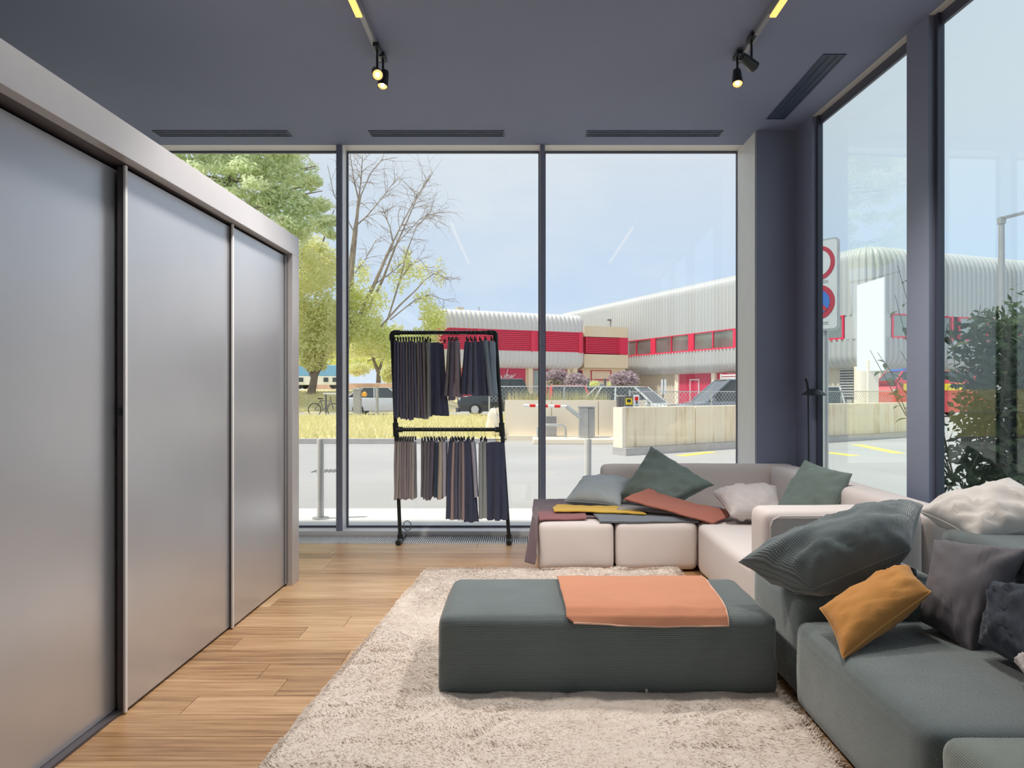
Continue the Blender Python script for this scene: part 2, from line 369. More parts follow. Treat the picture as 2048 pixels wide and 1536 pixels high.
# ------------------------------------------------------------------ room shell
CZ = 3.587                                          # ceiling height
def RW(Y, off=0.0): return 2.347 + (6.03 - Y) * 0.04 + off     # inner face of the glazed side wall, slightly out of square
XL, YB, YF, YG = -5.2, -3.6, 6.42, 6.60
ST = dict(kind='structure')
floor = MB().box(XL, 2.74, YB, 6.64, -0.20, -0.012).build('floor', M['subfloor'], **ST)
pm = MB(); pm.cbox(-0.5, 0.5, -0.0885, 0.0885, -0.02, 0.0, 0.0012); plank_me = pm.mesh('plank'); plank_me.materials.append(M['wood'])
rr = random.Random(3); y = 6.11 - 0.0895
while y > YB + 0.05:
    x = XL - rr.uniform(0, 1.3); xe = RW(y) - 0.004
    while x < xe:
        ln = rr.choice((1.15, 1.4, 1.6, 1.85, 2.1)); a, b = max(x, XL + 0.004), min(x + ln, xe)
        if b - a > 0.03:
            o = bpy.data.objects.new('plank', plank_me); COL.objects.link(o); o.parent = floor
            o.location = Vector(((a+b)/2, y, 0)) - ORG[floor]; o.scale = (b - a - 0.0022, 1, 1)
        x += ln
    y -= 0.179
ceil = MB().prism([(XL, YB), (RW(YB), YB), (RW(6.06), 6.06), (2.004, 6.06), (2.004, YF), (XL, YF)], CZ, CZ + 0.06, 'z').build('ceiling', M['ceiling'], **ST)
MB().prism([(XL - .2, YB - .2), (RW(YB - .2, .08), YB - .2), (RW(5.75, .08), 5.75), (RW(5.75, .08), 6.64), (XL - .2, 6.64)], CZ + 0.062, CZ + 0.16, 'z').build('roof', M['roof'], **ST)
MB().box(XL - 0.2, XL, YB - 0.2, 6.62, -0.2, CZ + 0.06).build('wall_left', M['wall'], **ST)
MB().box(XL, 2.9, YB - 0.2, YB, -0.2, CZ + 0.06).build('wall_back', M['wall'], **ST)
MB().prism([(2.004, 6.06), (RW(6.06), 6.06), (RW(5.75), 5.75), (RW(5.75, .08), 5.75), (RW(5.75, .08), 6.63), (2.004, 6.63)], -0.01, CZ + 0.06, 'z').build('wall_corner', M['frame'], **ST)
MB().box(XL, 2.004, YF, 6.63, CZ, CZ + 0.06).build('trim_1', M['soffit'], **ST)
MB().prism([(RW(5.75), 5.75), (RW(YB), YB), (RW(YB, .08), YB), (RW(5.75, .08), 5.75)], CZ, CZ + 0.06, 'z').build('trim_2', M['soffit'], **ST)
MB().box(XL, 2.004, YF, 6.63, -0.01, 0.045).build('trim_3', M['sill'], **ST)
MB().prism([(RW(5.75), 5.75), (RW(YB), YB), (RW(YB, .08), YB), (RW(5.75, .08), 5.75)], -0.01, 0.05, 'z').build('trim_4', M['frame'], **ST)
fm = [(-3.60, -3.545), (-1.733, -1.678), (0.138, 0.183)]
for i, (a, b) in enumerate(fm): 
    t_ = MB().box(a, b, YF, YF+.03, 0.045, CZ).build('trim_%d' % (5 + i), M['frame'], bevel=0.003, **ST)
    MB().box(a+.001, b-.001, YF+.0301, 6.63, 0.045, CZ).build('mullion_body', M['sill'], t_)
fx = [XL, *[q for ab in fm for q in ab], 2.004]
for i in range(4):
    a, b = fx[2*i], fx[2*i+1]
    r_ = empty('window_%d' % (i + 1), ((a+b)/2, YG, 0.045), **ST)
    m = MB()
    m.box(a, a+.012, YG-.012, YG+.02, .045, CZ); m.box(b-.012, b, YG-.012, YG+.02, .045, CZ)
    m.box(a+.012, b-.012, YG-.012, YG+.02, CZ-.014, CZ); m.box(a+.012, b-.012, YG-.012, YG+.02, .045, .062)
    m.build('window_frame', M['frame_dark'], r_)
    MB().box(a+.012, b-.012, YG, YG+.006, .062, CZ-.014).build('pane', M['glass'], r_)
rm = [(4.195, 4.425), (2.37, 2.63), (.68, .94)]
for i, (a, b) in enumerate(rm):
    MB().prism([(RW(a), a), (RW(b), b), (RW(b, .08), b), (RW(a, .08), a)], 0.05, CZ, 'z').build('trim_%d' % (8 + i), M['frame'], bevel=0.003, **ST)
ry = [5.75, *[q for a, b in rm for q in (b, a)], -1.2]
MB().prism([(RW(YB), YB), (RW(-1.2), -1.2), (RW(-1.2, .17), -1.2), (RW(YB, .17), YB)], -0.01, CZ + 0.06, 'z').build('wall_side', M['frame'], **ST)
def slab(m, y0, y1, o0, o1, z0, z1):
    return m.prism([(RW(y0, o0), y0), (RW(y1, o0), y1), (RW(y1, o1), y1), (RW(y0, o1), y0)], z0, z1, 'z')
for i in range(4):
    b, a = ry[2*i], ry[2*i+1]
    r_ = empty('window_%d' % (i + 5), (RW((a+b)/2, .055), (a+b)/2, 0.05), **ST)
    m = MB(); slab(m, b-.03, b, .035, .075, .05, CZ); slab(m, a, a+.03, .035, .075, .05, CZ)
    slab(m, a+.03, b-.03, .055, .075, CZ-.07, CZ); slab(m, a+.03, b-.03, .035, .075, .05, .12)
    m.build('window_frame', M['frame_dark'], r_)
    slab(MB(), a+.03, b-.03, .060, .065, .12, CZ-.07).build('pane', M['glass_side'], r_)

MB().box(1.998, 2.0035, 6.085, 6.60, .045, CZ-.001).build('trim_12', M['sill'], **ST)
# floor grille in front of the window
gr = empty('floor_grille', (-1.5, 6.26, 0)); tag(gr, 'long slatted metal heater grille in the floor along the window', 'grille')
m = MB(); m.box(XL, 2.0, 6.112, 6.126, -.012, .002); m.box(XL, 2.0, 6.404, 6.418, -.012, .002); m.build('frame', M['alu'], gr)
m = MB(); x = XL + .012
while x < 2.0: m.box(x-.0042, x+.0042, 6.126, 6.404, -.011, .0015); x += .0185
m.build('slats', M['sill'], gr, kind='stuff')
MB().box(XL, 2.0, 6.126, 6.404, -.0119, -.0112).build('trench', M['black'], gr)

# ceiling air slots
def air_vent(x0, x1, y0, y1, label, along):
    e_ = empty('air_vent', ((x0+x1)/2, (y0+y1)/2, CZ)); tag(e_, label, 'vent')
    m = MB(); t_ = .012; z0, z1 = CZ-.006, CZ+.03
    m.box(x0, x1, y0, y0+t_, z0, z1); m.box(x0, x1, y1-t_, y1, z0, z1); m.box(x0, x0+t_, y0+t_, y1-t_, z0, z1); m.box(x1-t_, x1, y0+t_, y1-t_, z0, z1)
    m.build('frame', M['vent'], e_)
    MB().box(x0+t_, x1-t_, y0+t_, y1-t_, CZ-.002, CZ+.001).build('backing', M['vent'], e_)
    if along == 'x':
        for k in (1, 2): yy = lerp(y0, y1, k/3); MB().box(x0+t_, x1-t_, yy-.003, yy+.003, CZ-.006, CZ-.002).build('blade', M['vent'], e_)
    else:
        for k in (1, 2): xx = lerp(x0, x1, k/3); MB().box(xx-.003, xx+.003, y0+t_, y1-t_, CZ-.006, CZ-.002).build('blade', M['vent'], e_)
air_vent(-3.23, -2.06, 6.06, 6.20, 'dark slot air vent in the ceiling beside the top of the grey wardrobe', 'x')
air_vent(-1.36, -.18, 6.06, 6.20, 'dark slot air vent in the ceiling, middle one of the three along the window', 'x')
air_vent(.535, 1.72, 6.06, 6.20, 'dark slot air vent in the ceiling near the corner column, parallel to the window', 'x')
air_vent(1.995, 2.15, 4.68, 5.80, 'dark slot air vent in the ceiling running along the glazed side wall', 'y')

# ------------------------------------------------------------------ track lights
def spot_head(loc, aim, label, hot, warm):
    e_ = empty('track_spotlight', loc); tag(e_, label, 'spotlight', None)
    loc = Vector(loc); d = (Vector(aim) - loc).normalized(); q = d.to_track_quat('Z', 'Y').to_matrix()
    MB().tube([loc + Vector((0, 0, .16)), loc + Vector((0, 0, .03))], .008, 8).build('stem', M['black'], e_)
    MB().box(loc.x-.018, loc.x+.018, loc.y-.05, loc.y+.05, loc.z+.155, loc.z+.182).build('adapter', M['black'], e_)
    m = MB(); m.lathe([(.004, -.09), (.026, -.088), (.030, -.05), (.034, .0), (.036, .03), (.033, .03), (.030, .012)], loc, 20, q); m.build('housing', M['black'], e_, smooth=40)
    m = MB(); m.lathe([(.030, .014), (.031, .024), (.027, .020), (.014, .010), (.012, .012)], loc, 20, q); m.build('reflector', warm, e_, smooth=60)
    m = MB(); m.lathe([(.0005, .030), (.012, .026), (.014, .018), (.010, .012)], loc, 14, q); m.build('bulb', hot, e_, smooth=60)
    return d
TX = (-.968, 1.446)
for k, tx in enumerate(TX):
    nm = ('the track nearer the wardrobe', 'the track nearer the glazed side wall')[k]
    e_ = empty('lighting_track', (tx, 1, CZ)); tag(e_, 'slim grey ceiling lighting track, ' + ('the one nearer the wardrobe' if k == 0 else 'the one nearer the glazed side wall'), 'track')
    m = MB(); m.box(tx-.016, tx+.016, YB+.3, 4.72, CZ-.035, CZ); m.build('rail', M['track'], e_, bevel=.002)
    MB().box(tx-.018, tx+.018, 4.72, 4.735, CZ-.037, CZ).build('end_cap', M['black'], e_)
    e_ = empty('linear_lamp', (tx, 3, CZ-.035)); tag(e_, 'glowing yellow linear lamp clipped under ' + nm, 'lamp')
    MB().box(tx-.021, tx+.021, 1.2, 4.09, CZ-.062, CZ-.036).build('housing', M['track'], e_)
    MB().box(tx-.019, tx+.019, 1.21, 4.085, CZ-.075, CZ-.0625).build('diffuser', M['led'], e_, bevel=.003)
spot_head((-.950, 4.50, 3.372), (-.45, 3.1, 2.3), 'track spotlight glowing white towards the room, first from the yellow lamp near wardrobe', M['spot_hot'], M['spot_warm'])
spot_head((-.945, 4.66, 3.385), (-1.15, 4.0, 1.2), 'track spotlight with an oval amber reflector at the end of the wardrobe side track', M['led_on'], M['spot_warm'])
spot_head((1.43, 4.42, 3.395), (2.3, 4.9, 3.0), 'dark track spotlight turned to the glass, on the track by the side wall', M['spot_warm'], M['black'])
spot_head((1.405, 4.63, 3.385), (1.25, 3.9, 1.7), 'track spotlight with a round amber reflector at the end of the side wall track', M['led_on'], M['spot_warm'])
def lamp_spot(loc, aim, power, size=70, col=(1, .93, .85), rad=.12):
    d = bpy.data.lights.new('spot', 'SPOT'); o = bpy.data.objects.new('spot_light', d); COL.objects.link(o)
    d.energy = power; d.spot_size = R(size); d.spot_blend = .6; d.shadow_soft_size = rad; d.color = col
    o.location = loc; o.rotation_euler = (Vector(aim) - Vector(loc)).to_track_quat('-Z', 'Y').to_euler()
LAMP = 105
lamp_spot((-.93, 4.42, 3.33), (-.3, 3.5, 0), LAMP, 88); lamp_spot((-.99, 4.62, 3.33), (-1.0, 4.1, 0), LAMP, 84); lamp_spot((1.38, 4.55, 3.33), (1.2, 3.4, 0), LAMP, 88)
for ty, ay, pw, az in ((3.75, 3.65, 62, 2.5), (2.55, 2.55, 46, 2.4)): lamp_spot((TX[0], ty, CZ-.12), (-1.66, ay, az), pw, 70, (1, .98, .96))      # wall washers on the wardrobe
for ty, pw in ((3.6, 150), (2.5, 12), (1.2, 4)):  # added fill spots below the tracks, without heads, to brighten floor and seats
    for tx in TX: lamp_spot((tx, ty, CZ-.10), (tx, ty + .2, 0), pw, 100)

# ------------------------------------------------------------------ wardrobe
WX, WT = -1.594, 2.410
wd = empty('sliding_wardrobe', (WX-.35, 2.6, 0)); tag(wd, 'tall grey lacquered wardrobe with sliding doors and a pale frame', 'wardrobe')
Y0, Y1 = .35, 4.937
m = MB(); m.box(-2.34, WX-.13, Y0, Y1-.137, WT-.03, WT); m.box(-2.34, -2.31, Y0, Y1-.137, .0, WT-.03); m.box(-2.31, WX-.13, Y0, Y0+.03, 0, WT-.03)
m.build('carcass', M['casing'], wd)
MB().box(WX-.14, WX, Y0, Y1, WT-.137, WT).build('top_rail', M['casing'], wd, bevel=.002)
MB().box(-2.34, WX, Y1-.137, Y1, 0, WT-.137).build('end_panel', M['casing'], wd, bevel=.002)
MB().box(WX-.142, WX-.05, Y0, Y1-.1375, WT-.1377, WT-.1373).build('rail_underside_shade', M['gloom'], wd)  # dark sheet on the rail's underside, its shade put in as colour
MB().box(WX-.155, WX-.075, Y0+.03, Y1-.138, 0, .012).build('floor_track', M['gloom'], wd)
def door(x, y0, y1, edge):
    d_ = MB().box(x-.028, x, y0, y1, .014, 2.255).build('door', M['door'], wd, bevel=.001)
    if edge:
        MB().box(x-.030, x-.0035, y0-.012, y0-.0002, .012, 2.262).build('edge_strip', M['gloom'], d_)
        MB().box(x-.003, x+.006, y0-.016, y0-.0002, .008, 2.268).build('edge_profile', M['white'], d_)
    return d_
door(-1.702, 1.9, 3.02, False); d2 = door(-1.655, 2.905, 3.93, True); door(-1.640, 3.93, 4.79, True); door(-1.657, .9, 1.92, True)
MB().box(-1.679, -1.667, 2.880, 2.8929, 1.235, 1.268).build('lock', M['black'], d2)
MB().box(-1.70, -1.628, 4.782, 4.799, .02, 2.255).build('end_profile', M['gloom'], wd)
MB().box(-1.637, -1.628, 4.765, 4.781, .02, 2.255).build('end_strip', M['track'], wd)

# ------------------------------------------------------------------ rug
rug = empty('plush_rug', (.2, 3.8, 0)); tag(rug, 'deep pile cream and blush rug under the green bench', 'rug')
def rug_edge(y): return -.955 + (y - 2.4) * .078
RY0, RY1, RX1 = 1.1, 5.12, 1.115
def rug_h(x, y):
    f = .5 + .5*noise.fractal(Vector((x*3.4, y*3.4, 1)), .8, 2.1, 5); r = 1 - abs(noise.noise(Vector((x*7, y*7, 9))))
    cr_ = 1 - abs(noise.noise(Vector((x*2.6 + .5*y, y*6.5 + .8*f, 21)))); return .026 + .018*f + .008*r - .022*max(0, cr_ - .80)*5*f
def rf(u, v):
    y = lerp(RY0, RY1, v); xl = rug_edge(y) + .022*nf(y*5, 3) + .008*nf(y*26, 8); x = lerp(xl, RX1 + .02*nf(y*4, 11), u)
    yy = y + (.015*nf(x*6, 5) if v in (0, 1) else 0)
    e_ = min(1, min(u, 1-u)*36, min(v, 1-v)*60)
    return (x, yy, .004 + rug_h(x, y)*math.sqrt(e_))
MB().grid(rf, 210, 300).build('backing', M['rug'], rug, smooth=180)
rng = np.random.default_rng(5); NB = 150000
yy = RY0 + .03 + (RY1 - RY0 - .04)*np.sqrt(rng.random(NB)) ; yy = np.where(rng.random(NB) < .5, yy, 2.2 + (RY1 - 2.22)*rng.random(NB))
xx = -.935 + (yy - 2.4)*.078 + rng.random(NB)*(RX1 + .935 - (yy-2.4)*.078)
keep = ~((xx > -.33) & (xx < 1.05) & (yy > 3.05) & (yy < 3.55)); xx, yy = xx[keep], yy[keep]; NB = len(xx)
hz = np.array([rug_h(a, b) for a, b in zip(xx, yy)])
ang = np.array([1.3*nf(a*1.6, b*1.6, 4) + .5*nf(a*7, b*7, 2) for a, b in zip(xx, yy)]) * 2.2 + rng.normal(0, .5, NB)
ln = .010 + .011*rng.random(NB); ca, sa = np.cos(ang), np.sin(ang); wdt = .0012 + .0009*rng.random(NB)
base = np.stack([xx, yy, hz - .002], 1); px_ = np.stack([-sa*wdt, ca*wdt, 0*wdt], 1)
mid = base + np.stack([ca*ln*.45, sa*ln*.45, ln*.42], 1); tip = base + np.stack([ca*ln*1.15, sa*ln*1.15, ln*.38 + rng.normal(0, .003, NB)], 1)
V = np.stack([base - px_, base + px_, mid + px_*.8, mid - px_*.8, tip], 1).reshape(-1, 3); o5 = np.arange(NB)[:, None]*5
T3 = np.concatenate([o5 + np.array([[0, 1, 2]]), o5 + np.array([[0, 2, 3]]), o5 + np.array([[3, 2, 4]])])
raw_mesh('pile', V, T3, M['rug'], rug, 'stuff')

# ------------------------------------------------------------------ sofas
def soft_box(x0, x1, y0, y1, z0, z1, r=.05, puff=.012, n=16, seed=0, rb=None):
    """upholstered block: rounded edges, faces that swell a little"""
    rb = r if rb is None else rb
    m = MB(); c = Vector(((x0+x1)/2, (y0+y1)/2, (z0+z1)/2)); hs = Vector(((x1-x0)/2, (y1-y0)/2, (z1-z0)/2))
    ts = []
    for i in range(n+1):
        q = -1 + 2*i/n; ts.append(math.copysign(1 - (1-abs(q))**1.7, q))
    idx = {}
    def vert(a, b, d):
        key = (round(a, 5), round(b, 5), round(d, 5))
        if key in idx: return idx[key]
        p = Vector((a*hs.x, b*hs.y, d*hs.z)); rr_ = rb if d < 0 else r
        rr_ = min(rr_, hs.x*.95, hs.y*.95, hs.z*.95)
        q = Vector((max(-hs.x+rr_, min(hs.x-rr_, p.x)), max(-hs.y+rr_, min(hs.y-rr_, p.y)), max(-hs.z+rr_, min(hs.z-rr_, p.z))))
        dd = p - q
        if dd.length > 1e-6: p = q + dd.normalized()*rr_
        ca, cb, cd = [max(0, 1 - t_*t_) for t_ in (a, b, d)]
        if abs(d) > .999: p.z += math.copysign(puff*ca*cb, d) * (1 if d > 0 else 0)
        if abs(a) > .999: p.x += math.copysign(puff*.6*cb*cd, a)
        if abs(b) > .999: p.y += math.copysign(puff*.6*ca*cd, b)
        wv = c + p; k = .0035*nf(wv.x*6 + seed, wv.y*6, wv.z*6)
        p += p.normalized()*k
        idx[key] = len(m.v); m.v.append(tuple(c + p)); return idx[key]
    for ax in range(3):
        for sg in (-1, 1):
            for i in range(n):
                for j in range(n):
                    q = []
                    for (u, v) in ((ts[i], ts[j]), (ts[i+1], ts[j]), (ts[i+1], ts[j+1]), (ts[i], ts[j+1])):
                        p = [0, 0, 0]; p[ax] = sg; p[(ax+1) % 3] = u; p[(ax+2) % 3] = v; q.append(vert(*p))
                    m.f.append(tuple(q if sg > 0 else q[::-1]))
    return m
pf = soft_box(.098, .655, 5.14, 6.10, .012, .362, .045, .012, seed=1).build('pouf', M['beige'], smooth=180)
tag(pf, 'greige upholstered pouf at the open end of the pale sofa', 'pouf')
bs = empty('modular_sofa', (1.6, 5.2, 0)); tag(bs, 'pale greige modular corner sofa in front of the window', 'sofa')
soft_box(.672, 1.272, 5.14, 5.935, .012, .362, .045, .012, seed=2).build('seat', M['beige'], bs, smooth=180)
soft_box(1.280, 2.055, 5.14, 5.935, .012, .362, .04, .008, seed=3).build('seat', M['beige'], bs, smooth=180)
soft_box(1.262, 2.055, 3.86, 5.13, .012, .365, .045, .010, seed=4).build('seat', M['beige'], bs, smooth=180)
soft_box(.645, 2.30, 5.94, 6.045, .012, .708, .05, .004, seed=5).build('backrest', M['beige'], bs, smooth=180)
soft_box(2.062, 2.30, 3.60, 5.935, .012, .706, .05, .006, seed=6).build('backrest', M['beige'], bs, smooth=180)
soft_box(1.235, 2.058, 3.60, 3.855, .012, .712, .045, .006, seed=7).build('backrest', M['beige'], bs, smooth=180)
MB().tube([(1.262, 3.598, .03), (1.262, 3.5965, .64), (1.275, 3.597, .672), (1.31, 3.5975, .69), (2.02, 3.5975, .69)], .004, 6).build('piping', M['beige'], bs)
gs = empty('corduroy_sofa', (1.7, 2.3, 0)); tag(gs, 'dark green corduroy modular sofa behind the bench', 'sofa')
soft_box(1.135, 1.93, 1.975, 2.965, .012, .372, .05, .014, seed=8).build('seat', M['green_x'], gs, smooth=180)
s2 = soft_box(1.150, 1.93, .95, 1.965, .012, .385, .055, .012, seed=9).build('seat', M['green_light'], gs, smooth=180)
s2['label'] = 'paler green corduroy seat module'
soft_box(1.160, 1.93, 2.985, 3.585, .012, .475, .055, .008, seed=10).build('armrest', M['green_x'], gs, smooth=180)
soft_box(1.935, 2.34, .95, 3.30, .012, .70, .06, .006, seed=11).build('backrest', M['green_x'], gs, smooth=180)
bn = empty('upholstered_bench', (.35, 3.3, 0)); tag(bn, 'long dark green corduroy bench on the rug', 'bench')
soft_box(-.375, 1.088, 3.0, 3.62, .03, .372, .05, .012, n=20, seed=12, rb=.03).build('cushion_block', M['green_y'], bn, smooth=180)
MB().box(.515, .525, 2.994, 2.998, .045, .060).build('care_tag', M['white'], bn)

# ------------------------------------------------------------------ cushions
def pillow(label, c, T, mat, seed=0, n=26, pinch=.07, wr=.020, seam=None, group=None, name='cushion'):
    c = [Vector(q) for q in c]; N = ((c[1]-c[0]) + (c[2]-c[3])).cross((c[3]-c[0]) + (c[2]-c[1])).normalized()
    U = ((c[1]-c[0]).length + (c[2]-c[3]).length)/2; W = ((c[3]-c[0]).length + (c[2]-c[1]).length)/2
    def base(u, v):
        u2 = u*(1 - pinch*(1-v*v)); v2 = v*(1 - pinch*(1-u*u)); a, b = (u2+1)/2, (v2+1)/2
        return c[0]*(1-a)*(1-b) + c[1]*a*(1-b) + c[2]*a*b + c[3]*(1-a)*b
    def pt(u, v, sg):
        p = base(u, v); k = max(0, 1-u*u)*max(0, 1-v*v); h = T/2*k**.42
        rad = max(abs(u), abs(v)); ang = math.atan2(v, u)
        f = noise.noise(Vector((math.cos(ang)*4.0 + seed*3.1, math.sin(ang)*4.0, rad*1.2 + sg)))
        f2 = noise.noise(Vector((p.x*9 + seed, p.y*9, p.z*9)))
        fold = math.exp(-((u+v)*2.2)**2*.0 - ((abs(u)-abs(v))*2.6)**2)*math.sin(ang*14 + seed)*(rad**2)
        h *= 1 + .32*f*rad**1.5
        rg = 1 - abs(noise.noise(Vector(((u+v)*1.1 + seed*5.3, (u-v)*3.4 + .5*f2, seed*1.7 + sg)))); rg2 = 1 - abs(noise.noise(Vector(((u-v)*.9 + seed*2.1, (u+v)*3.0, seed*4.1 + sg))))
        return p + N*sg*(h + k**.5*(wr*.7*f2 + wr*.9*fold + wr*1.3*(rg**5 + .6*rg2**6)*(.35 + rad)))
    m = MB(); ids = {}; uv = []
    def vid(i, j, sg):
        edge = i in (0, n) or j in (0, n); key = (i, j, 0 if edge else sg)
        if key not in ids:
            q = lambda t_: math.sin((t_/n*2-1)*math.pi/2)
            u, v = q(i), q(j); ids[key] = len(m.v); m.v.append(tuple(base(u, v) if edge else pt(u, v, sg))); uv.append((u*U/2, v*W/2))
        return ids[key]
    for sg in (1, -1):
        for i in range(n):
            for j in range(n):
                q = (vid(i,j,sg), vid(i+1,j,sg), vid(i+1,j+1,sg), vid(i,j+1,sg)); m.f.append(q if sg > 0 else q[::-1])
    ob = m.build(name, mat, smooth=180)
    lay = ob.data.uv_layers.new(name='uv')
    for lp in ob.data.loops: lay.data[lp.index].uv = uv[lp.vertex_index]
    tag(ob, label, 'cushion', group)
    pts = [base(-1+2*i/10, -1) for i in range(10)] + [base(1, -1+2*i/10) for i in range(10)] + [base(1-2*i/10, 1) for i in range(10)] + [base(-1, 1-2*i/10) for i in range(11)]
    MB().tube(pts, .0035, 6, caps=False).build('seam', seam or mat, ob, smooth=60)
    return ob
pillow('pale grey blue woven cushion lying on the greige pouf', [P(1128,1003,5.68), P(1240,1012,5.55), P(1264,958,5.92), P(1166,953,5.95)], .17, M['grey_knit'], 1, wr=.008)
pillow('sage green velvet cushion standing on one corner against the far backrest', [P(1238,992,5.66), P(1325,1020,5.42), P(1428,970,5.55), P(1302,893,5.86)], .20, M['green_velvet'], 2, wr=.030)
pillow('cream rib knit cushion lying behind the near pale backrest', [P(1425,985,5.42), P(1462,1030,5.02), P(1568,1032,4.98), P(1552,972,5.42)], .17, M['beige_knit'], 3, wr=.026)
pillow('small green cushion leaning on the window side backrest of pale sofa', [P(1538,1040,4.92), P(1655,1072,4.50), P(1704,948,4.58), P(1610,920,5.05)], .13, M['green_velvet'], 4, wr=.018)
pillow('large slate corduroy cushion resting on the green armrest block', [P(1478,1124,3.16), P(1622,1180,2.94), P(1822,1098,2.98), P(1846,1010,3.34)], .30, M['cord_pillow'], 5, wr=.022, pinch=.03)
pillow('off white linen cushion lying on top of the green backrest', [P(1836,1022,3.48), P(1955,1082,3.10), P(2140,1045,3.05), P(2030,964,3.42)], .19, M['white_linen'], 6, wr=.026)
pillow('ochre orange cushion on the green corduroy seat', [P(1640,1217,2.80), P(1685,1317,2.52), P(1862,1184,2.70), P(1818,1132,2.93)], .15, M['orange'], 7, wr=.012, seam=M['orange_seam'])
pillow('charcoal grey felt cushion leaning on the green backrest', [P(1868,1080,2.98), P(1838,1240,2.80), P(1945,1316,2.56), P(2060,1098,2.74)], .17, M['charcoal'], 8, wr=.011)
pillow('dark navy cotton cushion tucked behind the charcoal cushion', [P(1985,1165,2.62), P(1958,1285,2.50), P(2092,1372,2.24), P(2150,1190,2.40)], .16, M['navy'], 9, wr=.028)
pillow('cream cushion of which one corner shows beside the navy cushion', [P(2030,1322,2.30), P(2098,1425,2.10), P(2210,1380,2.0), P(2150,1275,2.20)], .14, M['beige_knit'], 10)

# ------------------------------------------------------------------ loose fabrics
def cloth(label, rows, mat, name='folded_fabric', thick=.010, nu=26, nv=18, seed=0, amp=.006, edge=None, group=None):
    """rows: polylines (left to right) of 3D points; a sheet of given thickness is laid through them"""
    rows = [[Vector(p) for p in r_] for r_ in rows]
    def ev(r_, t_):
        q = t_*(len(r_)-1); i = min(int(q), len(r_)-2); return r_[i].lerp(r_[i+1], q-i)
    def surf(u, v):
        q = v*(len(rows)-1); j = min(int(q), len(rows)-2); p = ev(rows[j], u).lerp(ev(rows[j+1], u), q-j)
        return p + Vector((.004*nf(p.y*8, seed, 3), .004*nf(p.x*8, seed, 7), amp*noise.fractal(Vector((p.x*5+seed, p.y*9, p.z*5)), .7, 2, 3)))
    m = MB(); m.grid(surf, nu, nv)
    ob = m.build(name, mat, smooth=180); s_ = ob.modifiers.new('thickness', 'SOLIDIFY'); s_.thickness = thick; s_.offset = 0
    b_ = ob.modifiers.new('round', 'BEVEL'); b_.width = thick*.3; b_.segments = 2; b_.limit_method = 'ANGLE'; b_.angle_limit = R(50)
    tag(ob, label, 'fabric', group)
    if edge:
        bd = [surf(i/20, 1) for i in range(21)] + [surf(1, 1-i/14) for i in range(1, 15)]
        MB().tube(bd, thick*.62, 6).build('selvedge', edge, ob, smooth=60)
    return ob
# terracotta cloth over the bench: profile runs from the far top edge over the front edge
prof = [(3.600, .382), (3.50, .398), (3.30, .402), (3.12, .399), (3.05, .390), (3.005, .368), (2.984, .335)]
prof2 = [(3.590, .376), (3.50, .388), (3.30, .391), (3.12, .388), (3.06, .380), (3.012, .358), (2.994, .338)]
def xl(y, a, b): return lerp(a, b, (3.6-y)/.62)
cloth('terracotta wool cloth draped over the dark green bench', [[(xl(y, .162, .178) + (.03 if k == 6 else 0), y, z + (.012 if k == 6 else 0)), (xl(y, .42, .42), y, z), (xl(y, .66, .65), y, z - (.004 if k > 4 else 0)), (xl(y, .905, .868), y, z)] for k, (y, z) in enumerate(prof)], M['terracotta'], 'draped_cloth', .007, 40, 36, 3, .004, M['pink_edge'])
# fabrics on the pale sofa
tz = .374
cloth('mauve wool throw hanging down the open side of the pouf', [
    [(.075, 6.05, .39), (.30, 6.06, .392), (.62, 6.02, .388)], [(.062, 5.7, .388), (.30, 5.72, .390), (.62, 5.72, .386)],
    [(.055, 5.40, .384), (.30, 5.42, .388), (.60, 5.44, .384)], [(.060, 5.24, .380), (.30, 5.26, .386), (.58, 5.28, .382)]], M['mauve'], 'wool_throw', .016, 24, 16, 1, .006)
cloth('folded wine red wool under the yellow fabric', [
    [(.10, 5.40, .402), (.30, 5.42, .402), (.46, 5.42, .400)], [(.10, 5.26, .398), (.30, 5.28, .400), (.46, 5.29, .398)],
    [(.106, 5.185, .376), (.30, 5.20, .380), (.46, 5.21, .380)]], M['wine'], thick=.016, seed=2)
tail = cloth('dark mauve strip of wool hanging off the corner of the pouf', [
    [(.064, 5.62, .384), (.11, 5.62, .402)], [(.062, 5.40, .380), (.11, 5.34, .402)], [(.052, 5.27, .33), (.088, 5.17, .385)], [(.030, 5.19, .22), (.084, 5.118, .26)], [(.006, 5.16, .11), (.080, 5.112, .12)], [(-.002, 5.155, .075), (.072, 5.112, .064)]], M['mauve'], 'wool_strip', .022, 8, 24, 4, .003)
cloth('blue grey wool fabric folded along the front edge of the far seat', [
    [(.50, 5.50, .392), (.85, 5.50, .392), (1.26, 5.46, .388)], [(.52, 5.30, .394), (.85, 5.29, .396), (1.28, 5.26, .390)],
    [(.545, 5.19, .390), (.85, 5.185, .392), (1.285, 5.20, .384)], [(.552, 5.158, .370), (.85, 5.152, .366), (1.288, 5.172, .360)]], M['bluegrey'], thick=.018, seed=5)
cloth('mustard yellow wool fabric folded on the pouf', [
    [(.255, 5.60, .418), (.50, 5.56, .418), (.72, 5.50, .420)], [(.215, 5.46, .422), (.48, 5.45, .424), (.86, 5.34, .424)],
    [(.225, 5.29, .418), (.48, 5.30, .420), (.905, 5.225, .416)]], M['yellow'], thick=.014, seed=6, amp=.009)
cloth('mid grey wool fabric under the rust fabric', [
    [(.80, 5.80, .402), (1.20, 5.72, .402), (1.50, 5.60, .400)], [(.74, 5.52, .414), (1.12, 5.46, .414), (1.44, 5.36, .402)],
    [(.70, 5.36, .424), (1.02, 5.27, .420), (1.34, 5.21, .402)]], M['midgrey'], thick=.018, seed=7)
